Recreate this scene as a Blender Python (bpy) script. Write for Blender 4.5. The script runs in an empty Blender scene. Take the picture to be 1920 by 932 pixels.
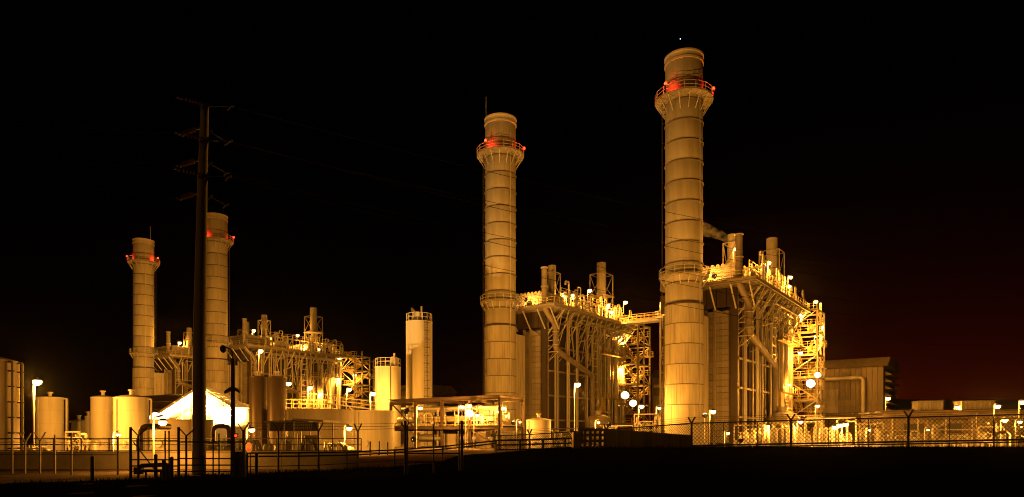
import bpy, math, random
from mathutils import Vector, Matrix
R = math.radians
rnd = random.Random(7)
S = bpy.context.scene
C = S.collection
# ---------------------------------------------------------------- camera
F, HY, EYE = 1280.0, 815.0, 1.8            # focal length in photo pixels, horizon row, eye height
cam = bpy.data.cameras.new('camera')
cam.sensor_width = 36; cam.lens = 36 * F / 1920; cam.shift_y = (HY - 466) / 1920
cam.clip_start = .1; cam.clip_end = 4000
co = bpy.data.objects.new('camera', cam); C.objects.link(co)
co.location = (0, 0, EYE); co.rotation_euler = (R(90), 0, 0); S.camera = co
# ---------------------------------------------------------------- light
SUN_EL, SUN_AZ = 6.0, 224.0                # added low sodium wash from behind the camera, brightens the fronts
HPS = (1, .365, .034)                       # sodium light
sl = bpy.data.lights.new('sun', 'SUN'); sl.energy = .16; sl.angle = R(14); sl.color = HPS
so = bpy.data.objects.new('sun', sl); C.objects.link(so)
sd = Vector((math.sin(R(SUN_AZ)) * math.cos(R(SUN_EL)), math.cos(R(SUN_AZ)) * math.cos(R(SUN_EL)), math.sin(R(SUN_EL))))
so.rotation_euler = (-sd).to_track_quat('-Z', 'Y').to_euler()
W = bpy.data.worlds.new('World'); S.world = W; W.use_nodes = True
n = W.node_tree.nodes; l = W.node_tree.links; n.clear()
out = n.new('ShaderNodeOutputWorld'); sky = n.new('ShaderNodeTexSky'); sky.sky_type = 'NISHITA'; sky.sun_disc = False
sky.sun_elevation = R(SUN_EL); sky.sun_rotation = R(SUN_AZ)
b1 = n.new('ShaderNodeBackground'); b1.inputs[1].default_value = .00006; l.new(sky.outputs[0], b1.inputs[0])
def wmath(op, a, b=None):
    m = n.new('ShaderNodeMath'); m.operation = op
    for i, v in enumerate((a, b)):
        if v is None: continue
        if isinstance(v, (int, float)): m.inputs[i].default_value = v
        else: l.new(v, m.inputs[i])
    return m.outputs[0]
tc = n.new('ShaderNodeTexCoord'); sx = n.new('ShaderNodeSeparateXYZ'); l.new(tc.outputs['Generated'], sx.inputs[0])
el = wmath('EXPONENT', wmath('MULTIPLY', wmath('ABSOLUTE', sx.outputs[2]), -9.5))
az = wmath('ADD', wmath('MULTIPLY', sx.outputs[0], .50), wmath('MULTIPLY', sx.outputs[1], .866))
az = wmath('ADD', wmath('MULTIPLY', wmath('POWER', wmath('MAXIMUM', az, 0), 14.0), 1.0), .05)
b2 = n.new('ShaderNodeBackground'); b2.inputs[0].default_value = (.036, .0016, .0001, 1)
l.new(wmath('MULTIPLY', el, az), b2.inputs[1])
ad = n.new('ShaderNodeAddShader'); l.new(b1.outputs[0], ad.inputs[0]); l.new(b2.outputs[0], ad.inputs[1]); l.new(ad.outputs[0], out.inputs[0])
S.view_settings.view_transform = 'Standard'; S.view_settings.look = 'None'; S.view_settings.exposure = .2; S.view_settings.gamma = 1
S.cycles.use_denoising = True; S.cycles.use_adaptive_sampling = False; S.cycles.max_bounces = 5; S.cycles.diffuse_bounces = 2; S.cycles.glossy_bounces = 2
S.cycles.transmission_bounces = 3; S.cycles.volume_bounces = 0; S.cycles.sample_clamp_indirect = .6; S.cycles.use_light_tree = True; S.cycles.filter_width = 1.1
S.cycles.caustics_reflective = False; S.cycles.caustics_refractive = False
# ---------------------------------------------------------------- helpers
class MB:
    def __init__(s): s.v = []; s.f = []
    def add(s, vs, fs):
        o = len(s.v); s.v += [tuple(v) for v in vs]; s.f += [tuple(i + o for i in f) for f in fs]; return s
    def bx(s, x0, x1, y0, y1, z0, z1):
        return s.add([(x0,y0,z0),(x1,y0,z0),(x1,y1,z0),(x0,y1,z0),(x0,y0,z1),(x1,y0,z1),(x1,y1,z1),(x0,y1,z1)],
                     [(3,2,1,0),(4,5,6,7),(0,1,5,4),(1,2,6,5),(2,3,7,6),(3,0,4,7)])
    def beam(s, p, q, w, h=None):
        h = h or w; p = Vector(p); q = Vector(q); d = (q - p).normalized()
        u = d.cross(Vector((0, 0, 1)))
        u = Vector((1, 0, 0)) if u.length < 1e-4 else u.normalized()
        t = u.cross(d); a = u * w / 2; b = t * h / 2
        return s.add([p-a-b,p+a-b,p+a+b,p-a+b,q-a-b,q+a-b,q+a+b,q-a+b],
                     [(3,2,1,0),(4,5,6,7),(0,1,5,4),(1,2,6,5),(2,3,7,6),(3,0,4,7)])
    def ibeam(s, p, q, w, h):
        p = Vector(p); q = Vector(q); d = (q - p).normalized(); u = d.cross(Vector((0, 0, 1)))
        u = Vector((1, 0, 0)) if u.length < 1e-4 else u.normalized()
        t = u.cross(d); k = t * (h / 2 - .02)
        s.beam(p + k, q + k, w, .05); s.beam(p - k, q - k, w, .05); return s.beam(p, q, .05, h - .1)
    def tube(s, pts, r, k=8):
        pts = [Vector(p) for p in pts]; o = len(s.v); N = len(pts); pu = None
        for i, p in enumerate(pts):
            d = (pts[min(i+1, N-1)] - pts[max(i-1, 0)]).normalized()
            if pu is None:
                u = d.cross(Vector((0, 0, 1)))
                u = Vector((1, 0, 0)) if u.length < 1e-3 else u.normalized()
            else:
                u = (pu - d * pu.dot(d)).normalized()
            pu = u; t = d.cross(u); rr = r[i] if isinstance(r, (list, tuple)) else r
            for j in range(k):
                a = 2 * math.pi * j / k; s.v.append(tuple(p + u * (math.cos(a) * rr) + t * (math.sin(a) * rr)))
        for i in range(N - 1):
            for j in range(k):
                s.f.append((o+i*k+j, o+i*k+(j+1)%k, o+(i+1)*k+(j+1)%k, o+(i+1)*k+j))
        s.f.append(tuple(o+j for j in reversed(range(k)))); s.f.append(tuple(o+(N-1)*k+j for j in range(k)))
        return s
    def lathe(s, prof, k=24, cx=0, cy=0):
        o = len(s.v); N = len(prof)
        for r, z in prof:
            for j in range(k):
                a = 2 * math.pi * j / k; s.v.append((cx + math.cos(a) * r, cy + math.sin(a) * r, z))
        for i in range(N - 1):
            for j in range(k):
                s.f.append((o+i*k+j, o+i*k+(j+1)%k, o+(i+1)*k+(j+1)%k, o+(i+1)*k+j))
        return s
    def ball(s, c, r, k=10, sq=1):
        c = Vector(c); pr = [(max(.001, math.sin(math.pi*i/6)) * r, -math.cos(math.pi*i/6) * r * sq) for i in range(7)]
        o = len(s.v); s.lathe(pr, k)
        for i in range(o, len(s.v)): s.v[i] = tuple(Vector(s.v[i]) + c)
        return s
    def mesh(s, name, mat, smooth=False):
        me = bpy.data.meshes.new(name); me.from_pydata(s.v, [], s.f); me.update()
        if mat: me.materials.append(mat)
        if smooth: me.shade_smooth(); me.set_sharp_from_angle(angle=R(35))
        return me
def inst(name, me, parent=None, loc=(0, 0, 0), rz=0):
    o = bpy.data.objects.new(name, me); C.objects.link(o); o.location = loc; o.rotation_euler = (0, 0, rz)
    if parent: o.parent = parent
    return o
def part(name, mb, mat, parent=None, smooth=False, loc=(0, 0, 0), rz=0):
    return inst(name, mb.mesh(name, mat, smooth), parent, loc, rz)
def tag(o, label=None, cat=None, group=None, kind=None):
    for k, v in (('label', label), ('category', cat), ('group', group), ('kind', kind)):
        if v: o[k] = v
    return o
def thing(name, label, cat, loc=(0, 0, 0), rz=0, group=None):
    o = bpy.data.objects.new(name, None); C.objects.link(o); o.empty_display_size = .2
    o.location = loc; o.rotation_euler = (0, 0, rz); return tag(o, label, cat, group)
KIDS = {}
def copytree(o, parent=None):
    c = o.copy(); C.objects.link(c)
    if parent: c.parent = parent
    for ch in list(o.children): copytree(ch, c)
    return c
def P(px, py, Z): return Vector(((px - 960) / F * Z, Z, EYE + (HY - py) / F * Z))
def Gd(px, Z, z=0): return Vector(((px - 960) / F * Z, Z, z))
def HT(py, Z): return EYE + (HY - py) / F * Z
def bend(p, q, r_, s_, n_=5):
    """corner q between p and s_, rounded with radius r_"""
    p, q, s_ = Vector(p), Vector(q), Vector(s_); a = q + (p - q).normalized() * r_; b = q + (s_ - q).normalized() * r_
    return [a * (1 - t) ** 2 + q * 2 * t * (1 - t) + b * t * t for t in [i / n_ for i in range(n_ + 1)]]
def route(pts, r_):
    pts = [Vector(p) for p in pts]; o = [pts[0]]
    for i in range(1, len(pts) - 1): o += bend(pts[i-1], pts[i], r_, pts[i+1])
    return o + [pts[-1]]
# ---------------------------------------------------------------- materials
def mat(name, col, rough=.6, metal=0, var=.25, scale=.6, streak=0, bump=0, fine=4.0, spec=.5):
    m = bpy.data.materials.new(name); m.use_nodes = True; t = m.node_tree; N = t.nodes; K = t.links; b = N['Principled BSDF']
    b.inputs['Roughness'].default_value = rough; b.inputs['Specular IOR Level'].default_value = spec if rough < .9 else 0; b.inputs['Metallic'].default_value = metal
    tx = N.new('ShaderNodeTexCoord'); mp = N.new('ShaderNodeMapping'); K.new(tx.outputs['Object'], mp.inputs[0])
    mp.inputs['Scale'].default_value = (scale, scale, scale * (.12 if streak else 1))
    ns = N.new('ShaderNodeTexNoise'); ns.inputs['Scale'].default_value = 1; ns.inputs['Detail'].default_value = 6; ns.inputs['Roughness'].default_value = .65
    K.new(mp.outputs[0], ns.inputs[0])
    ri = N.new('ShaderNodeObjectInfo')
    cr = N.new('ShaderNodeValToRGB'); e = cr.color_ramp.elements; e[0].position = .3; e[1].position = .7
    e[0].color = tuple(c * (1 - var) for c in col) + (1,); e[1].color = tuple(min(.95, c * (1 + var * .6)) for c in col) + (1,)
    K.new(ns.outputs['Fac'], cr.inputs[0])
    mx = N.new('ShaderNodeMix'); mx.data_type = 'RGBA'; mx.blend_type = 'MULTIPLY'; mx.inputs[0].default_value = 1
    mr = N.new('ShaderNodeMapRange'); mr.inputs[3].default_value = 1 - .16; mr.inputs[4].default_value = 1.08; K.new(ri.outputs['Random'], mr.inputs[0])
    base = cr.outputs[0]
    if streak:                                     # rust and rain runs
        m2 = N.new('ShaderNodeMapping'); m2.inputs['Scale'].default_value = (scale * 3.2, scale * 3.2, scale * .16); m2.inputs['Location'].default_value = (3.1, 7.7, 1.3); K.new(tx.outputs['Object'], m2.inputs[0])
        n3 = N.new('ShaderNodeTexNoise'); n3.inputs['Scale'].default_value = 1; n3.inputs['Detail'].default_value = 5; K.new(m2.outputs[0], n3.inputs[0])
        rg = N.new('ShaderNodeMapRange'); rg.inputs[1].default_value = .53; rg.inputs[2].default_value = .70; rg.inputs[3].default_value = 0; rg.inputs[4].default_value = min(.8, var * 1.7); K.new(n3.outputs['Fac'], rg.inputs[0])
        sm = N.new('ShaderNodeMix'); sm.data_type = 'RGBA'; K.new(rg.outputs[0], sm.inputs[0]); K.new(base, sm.inputs[6]); sm.inputs[7].default_value = (col[0] * .42, col[1] * .34, col[2] * .25, 1); base = sm.outputs[2]
    K.new(base, mx.inputs[6]); K.new(mr.outputs[0], mx.inputs[7]); K.new(mx.outputs[2], b.inputs['Base Color'])
    if bump:
        n2 = N.new('ShaderNodeTexNoise'); n2.inputs['Scale'].default_value = fine; n2.inputs['Detail'].default_value = 4; K.new(tx.outputs['Object'], n2.inputs[0])
        bp = N.new('ShaderNodeBump'); bp.inputs['Strength'].default_value = bump; bp.inputs['Distance'].default_value = .05
        K.new(n2.outputs['Fac'], bp.inputs['Height']); K.new(bp.outputs[0], b.inputs['Normal'])
    return m
def emit(name, col, st):
    m = bpy.data.materials.new(name); m.use_nodes = True; b = m.node_tree.nodes['Principled BSDF']
    b.inputs['Base Color'].default_value = (.8, .8, .75, 1); b.inputs['Emission Color'].default_value = col + (1,); b.inputs['Emission Strength'].default_value = st
    m.cycles.emission_sampling = 'NONE'
    return m
M_STACK = mat('stack_steel', (.45, .43, .39), .75, 0, .17, .5, 1)
M_CONC = mat('lower_stack_panels', (.40, .38, .34), .8, 0, .30, .8, 1)
M_RING = mat('ring_steel', (.13, .11, .09), .6)
M_VENT = mat('vent_steel', (.34, .32, .29), .6, 0, .2, .6, 1)
M_GALV = mat('galvanised_steel', (.55, .53, .50), .5, .1)
M_RAIL = mat('yellow_railing_paint', (.62, .50, .22), .5)
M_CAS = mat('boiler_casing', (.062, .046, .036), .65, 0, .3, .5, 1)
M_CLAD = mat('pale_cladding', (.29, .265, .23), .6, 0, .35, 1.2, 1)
M_STEEL = mat('structural_steel', (.32, .29, .25), .6, 0, .25)
M_PIPE = mat('lagged_pipe', (.46, .44, .41), .5, .15, .2)
M_DUCT = mat('vent_duct_steel', (.24, .21, .18), .6, 0, .3, .8)
M_TANK = mat('tank_paint', (.60, .58, .54), .6, 0, .2, .6, 1)
M_TANK2 = mat('weathered_tank', (.36, .32, .27), .6, 0, .3, .5, 1)
M_DARKT = mat('dark_tank', (.12, .09, .07), .4, .2, .3, .6, 1)
M_BLACK = mat('dark_painted_steel', (.022, .021, .02), .6)
M_POST = mat('fence_steel', (.03, .03, .028), .55, .4)
M_WOOD = mat('weathered_pole', (.20, .19, .12), .85, 0, .4, 3, 1, .3, 9)
M_WALL = mat('concrete_wall', (.26, .23, .19), .85, 0, .3, .8, 0, .3)
M_GRAV = mat('gravel_yard', (.17, .14, .11), .95, 0, .45, .8, 0, .6, 6)
M_ROAD = mat('dirt_road', (.14, .09, .06), .95, 0, .5, .7, 0, .6, 5)
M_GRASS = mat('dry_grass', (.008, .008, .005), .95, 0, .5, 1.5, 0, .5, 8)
M_SHEET = mat('canopy_sheet', (.8, .78, .72), .6, 0, .06)
_t = M_SHEET.node_tree; _a = _t.nodes.new('ShaderNodeMixShader'); _b = _t.nodes.new('ShaderNodeBsdfTranslucent'); _b.inputs[0].default_value = (.8, .77, .7, 1); _a.inputs[0].default_value = .5
_t.links.new(_t.nodes['Principled BSDF'].outputs[0], _a.inputs[1]); _t.links.new(_b.outputs[0], _a.inputs[2]); _t.links.new(_a.outputs[0], _t.nodes['Material Output'].inputs[0])
M_HALL = mat('metal_siding', (.17, .14, .11), .6, 0, .25, .5, 1)
M_INS = mat('porcelain', (.16, .08, .05), .25)
M_WIRE = mat('conductor', (.02, .012, .01), .7, 0, spec=.05)
M_ARM = mat('weathered_fittings', (.022, .018, .015), .8)
M_RED = mat('sign_red', (.5, .02, .015), .5, 0, .1)
M_SIGNW = mat('sign_white', (.75, .72, .68), .5, 0, .05)
M_LENS = emit('lamp_lens', (1, .66, .24), 6)
M_FLOOD = emit('floodlight_lens', (1, .74, .34), 9)
M_REDL = emit('beacon_lens', (1, .025, .006), 5)
M_STAR = emit('star_light', (.8, .85, 1), 3)
ANG = math.atan2(.811, .585)               # the units' long axis runs away to the right
UX, UY = Vector((.585, .811, 0)), Vector((-.811, .585, 0))
UA, UB, UC, UD = Vector((26.2, 104, 0)), Vector((-2.1, 124.4, 0)), Vector((-77.6, 179, 0)), Vector((-108.8, 201.6, 0))
def U(o, x, y, z=0): return o + UX * x + UY * y + Vector((0, 0, z))
# ---------------------------------------------------------------- lamps
POLE = 'lamps on short poles'
def point(parent, loc, w, col=HPS, soft=.25, spot=None, aim=None, blend=.6):
    ld = bpy.data.lights.new('lamp_light', 'SPOT' if spot else 'POINT'); ld.energy = w; ld.color = col; ld.shadow_soft_size = soft
    if spot: ld.spot_size = R(spot); ld.spot_blend = blend
    o = bpy.data.objects.new('lamp_light', ld); C.objects.link(o); o.parent = parent; o.location = loc
    if aim is not None: o.rotation_euler = Vector(aim).to_track_quat('-Z', 'Y').to_euler()
    return o
def pole_lamp(p, h, w, label, r=.3, name='pole_lamp', cat='lamp', arm=.45, group=None, lit=M_LENS, pr=.05, col=HPS):
    """lantern at world point p, on a pole of height h below it"""
    p = Vector(p); t = thing(name, label, cat, (p.x, p.y, p.z - h), 0, group)
    part('pole', MB().tube(route([(-arm, 0, 0), (-arm, 0, h + .25), (0, 0, h + .34)], .2), pr, 6), M_GALV, t, True)
    part('lens', MB().ball((0, 0, h), r, 12, .8), lit, t, True)
    part('hood', MB().lathe([(.02, h + r * .95), (r * .5, h + r * .9), (r * 1.12, h + r * .45), (r * 1.16, h + r * .36), (r * .9, h + r * .5), (.02, h + r * .86)], 12), M_BLACK, t, True)
    part('base_plate', MB().bx(-arm - .15, -arm + .15, -.15, .15, 0, .04), M_GALV, t)
    if w: point(t, (0, -.1, h - r - .25), w * 2.4, col)
    return t
def flood(p, aim, w, label, r=.35, spot=110, name='floodlight', post=None, group=None, lit=M_FLOOD, blend=.7, col=HPS):
    """floodlight head at p turned towards the point aim; post = height of the stand below it"""
    p = Vector(p); a = Vector(aim) - p; h = post or 0
    t = thing(name, label, 'floodlight', (p.x, p.y, p.z - h), 0, group)
    q = a.to_track_quat('-Y', 'Z').to_euler()
    b = MB().lathe([(.02, -r * .75), (r * .45, -r * .72), (r * .6, -r * .35), (r * .9, -.03), (r * .93, .04), (r * .86, .03)], 20)
    o = part('housing', b, M_BLACK, t, True, loc=(0, 0, h)); o.rotation_euler = a.to_track_quat('Z', 'Y').to_euler()
    o2 = part('lens', MB().lathe([(.001, r*.62), (r*.3, r*.58), (r*.58, r*.44), (r*.78, r*.22), (r*.85, 0), (r*.86, -.02)], 20), lit, t, True, loc=(0, 0, h)); o2.rotation_euler = (a.to_track_quat('Z', 'Y')).to_euler()
    part('bracket', MB().tube([(0, .2, h - r - .25 if h else -r - .2), (0, .2, h)], .04, 6), M_GALV, t, True)
    if h: part('post', MB().tube([(0, .25, 0), (0, .25, h - r * .5)], .07, 8), M_GALV, t, True)
    if w: point(t, Vector((0, 0, h)) + a.normalized() * .35, w, col, .3, spot, a, blend)
    return t
# ================================================================ SETTING
def sstep(t): t = max(0, min(1, t)); return t * t * (3 - 2 * t)
tag(part('ground', MB().add([(-900, -60, 0), (1200, -60, 0), (1200, 1800, 0), (-900, 1800, 0)], [(0, 1, 2, 3)]), M_GRAV), kind='structure')
def berm_h(x, y):
    k = sstep((x + 11) / 17)
    up = sstep((y - 6) / 36) if y <= 42.5 else 1 - sstep((y - 43.5) / 7)
    h = k * up * 1.0 + .02 + .035 * math.sin(x * 1.7 + y) * math.sin(y * 1.3 - x * .4)
    yl = 24.5 + 9.5 * sstep((x + 20) / 12)                     # where the grass ends on the left
    if k < .4 and y > yl: h = min(h, .03 - .25 * min(1, (y - yl) / 1.5))
    return h
xs = [-60 + 1.2 * i for i in range(126)]; ys = [-40, -20, -8] + [0 + 1.0 * i for i in range(53)]
bm = MB(); bm.v = [(x, y, berm_h(x, y)) for y in ys for x in xs]
nx = len(xs); bm.f = [(j*nx+i, j*nx+i+1, (j+1)*nx+i+1, (j+1)*nx+i) for j in range(len(ys)-1) for i in range(nx-1)]
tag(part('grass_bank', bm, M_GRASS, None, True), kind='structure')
g = MB()
for i in range(9000):
    x = rnd.uniform(-26, 36); y = 24 + 10 * sstep((x + 20) / 12) + 8.5 * sstep((x + 8) / 12) - abs(rnd.gauss(0, 2.2))
    z = berm_h(x, y) - .02; hh = rnd.uniform(.06, .2); a = rnd.uniform(0, 3.14); dx, dy = math.cos(a) * .02, math.sin(a) * .02
    lx, ly = rnd.uniform(-.08, .08), rnd.uniform(-.08, .08)
    g.add([(x-dx, y-dy, z), (x+dx, y+dy, z), (x+lx, y+ly, z+hh)], [(0, 1, 2)])
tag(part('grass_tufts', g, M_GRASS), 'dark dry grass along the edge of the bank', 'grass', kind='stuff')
tag(part('dirt_road', MB().add([(-70, 25.5, .006), (-4, 37, .006), (6, 60, .006), (-10, 60, .006), (-16, 36, .006), (-70, 31, .006)], [(0, 1, 2, 3, 4, 5)]), M_ROAD), kind='structure')
# ================================================================ EXHAUST STACKS
def ring_mb(r, r2, h): return MB().lathe([(r, 0), (r2, 0), (r2 + .04, h * .5), (r2, h), (r, h)], 40)
SM = {}
SR = 2.78
SM['course'] = MB().lathe([(SR - .03, 0), (SR, .03), (SR, 2.98), (SR - .03, 3.03)], 40).bx(-.02, .02, -SR - .012, -SR + .05, 0, 3).mesh('shell_course', M_STACK, True)
cm = MB().lathe([(2.80, 0), (2.86, .05), (2.86, 2.96), (2.80, 3.03)], 40)
for k in range(20):
    a = 2 * math.pi * k / 20; c, s = math.cos(a), math.sin(a)
    cm.beam((c * 2.865, s * 2.865, .04), (c * 2.865, s * 2.865, 2.97), .05, .05)
SM['low'] = cm.mesh('lined_course', M_CONC, True)
SM['ring'] = ring_mb(SR - .05, SR + .13, .16).mesh('stiffener_ring', M_RING, True)
SM['seam'] = ring_mb(2.84, 2.89, .11).mesh('seam_ring', M_RING, True)
SM['band'] = ring_mb(2.8, 2.99, .32).mesh('band', M_CAS, True)
def gallery(t, zf, rad, drop, nb, r_):
    pl = thing('platform', None, None); pl.parent = t
    part('deck', MB().lathe([(SR + .02, zf), (rad, zf), (rad, zf + .14), (SR + .02, zf + .14)], nb), M_STEEL, pl)
    for k in range(nb):
        a = 2 * math.pi * (k + .5) / nb; c, s = math.cos(a), math.sin(a)
        bb = MB().beam((c * (rad - .15), s * (rad - .15), zf - .02), (c * (SR + .1), s * (SR + .1), zf - drop), .08, .1)
        bb.beam((c * (SR + .1), s * (SR + .1), zf - .09), (c * (rad - .05), s * (rad - .05), zf - .09), .08, .1)
        part('bracket', bb, M_GALV, pl)
    rr = MB(); q = rad - .06
    for k in range(nb):
        a = 2 * math.pi * k / nb; a2 = 2 * math.pi * (k + 1) / nb
        p0 = Vector((math.cos(a) * q, math.sin(a) * q, zf + .14)); p1 = Vector((math.cos(a2) * q, math.sin(a2) * q, zf + .14))
        rr.beam(p0, p0 + Vector((0, 0, 1.15)), .07)
        for hz in (.12, .6, 1.15): rr.beam(p0 + Vector((0, 0, hz)), p1 + Vector((0, 0, hz)), .055)
    part('railing', rr, M_GALV, pl)
    return pl
def stack(o, label, rod=None, beac=(), lad=None):
    t = thing('exhaust_stack', label, 'chimney', o, ANG, 'exhaust stacks of the power plant')
    part('base', MB().lathe([(3.05, 0), (3.05, .3), (2.9, .35)], 40).lathe([(2.9, .3), (2.9, 3.27)], 40), M_CONC, t, True)
    z = 3.27; k = 0
    while z < 57:
        low = z < 20
        inst('lined_course' if low else 'shell_course', SM['low' if low else 'course'], t, (0, 0, z), .3 * (k % 5))
        inst('seam_ring' if low else 'stiffener_ring', SM['seam' if low else 'ring'], t, (0, 0, z - .05))
        z += 3.03; k += 1
    inst('band', SM['band'], t, (0, 0, 21.3))
    part('rim', MB().lathe([(SR, z), (SR + .14, z + .02), (SR + .14, z + .35), (SR + .02, z + .4), (SR + .02, z + 1.0), (SR + .16, z + 1.04), (SR + .16, z + 1.3), (SR - .25, z + 1.3), (SR - .25, z - 6)], 40), M_STACK, t, True)
    gallery(t, 52.4, 4.35, 2.1, 16, 0)
    gallery(t, 25.6, 3.75, 1.3, 16, 0)
    for a in beac:
        c, s = math.cos(a), math.sin(a)
        b = part('beacon', MB().tube([(c * 4.3, s * 4.3, 52.5), (c * 4.3, s * 4.3, 53.55)], .06, 6).lathe([(.12, 53.5), (.24, 53.55), (.24, 53.66), (.05, 53.7)], 10, c * 4.3, s * 4.3), M_BLACK, t)
        part('lens', MB().ball((c * 4.3, s * 4.3, 53.92), .24, 10, 1.2), M_REDL, b, True)
        point(b, (c * 3.55, s * 3.55, 52.98), 420, (1, .02, .008), .1)
    for a in (1.2, 4.4):
        c, s = math.cos(a), math.sin(a)
        part('conduit', MB().tube([(c * 2.95, s * 2.95, .4), (c * 3.02, s * 3.02, 25), (c * 3.0, s * 3.0, 56)], .06, 6), M_GALV, t, True)
    if lad is not None:
        c, s = math.cos(lad), math.sin(lad); e = Vector((-s, c, 0)) * .28; b = Vector((c, s, 0)) * 3.25
        m = MB()
        for sg in (-1, 1): m.beam(b + e * sg + Vector((0, 0, 1)), b + e * sg + Vector((0, 0, 53.5)), .07)
        z_ = 1.4
        while z_ < 53: m.beam(b - e + Vector((0, 0, z_)), b + e + Vector((0, 0, z_)), .04); z_ += .6
        for k in range(16):
            zz = 4 + 3.03 * k; m.beam(Vector((c * 2.75, s * 2.75, zz)), b + Vector((0, 0, zz)), .06)
        part('ladder', m, M_CAS, t)
    if rod is not None:
        c, s = math.cos(rod) * 2.7, math.sin(rod) * 2.7
        part('lightning_rod', MB().tube([(c, s, z), (c, s, z + 5.2)], [.06, .035], 5), M_GALV, t)
    return t
def cama(o, dpx):      # angle round a stack, local frame, of the direction from o to the camera turned by dpx degrees
    d = -Vector((o.x, o.y)); return math.atan2(d.y, d.x) - ANG + R(dpx)
stack(UA, 'tallest and nearest exhaust stack, right of the walkway bridge', beac=(cama(UA, -38), cama(UA, 88), cama(UA, 215)), lad=cama(UA, -88))
stack(UB, 'tall exhaust stack standing behind the right end of the steel pipe rack', cama(UB, -75), (cama(UB, -38), cama(UB, 88), cama(UB, 215)), lad=cama(UB, -70))
stack(UC, 'exhaust stack rising directly behind the wooden power pole', None, (cama(UC, -50), cama(UC, 85), cama(UC, 215)), lad=cama(UC, 84))
stack(UD, 'smallest looking exhaust stack, to the left of the wooden power pole', cama(UD, 40), (cama(UD, -88), cama(UD, 60), cama(UD, 180)), lad=cama(UD, 86))
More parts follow.
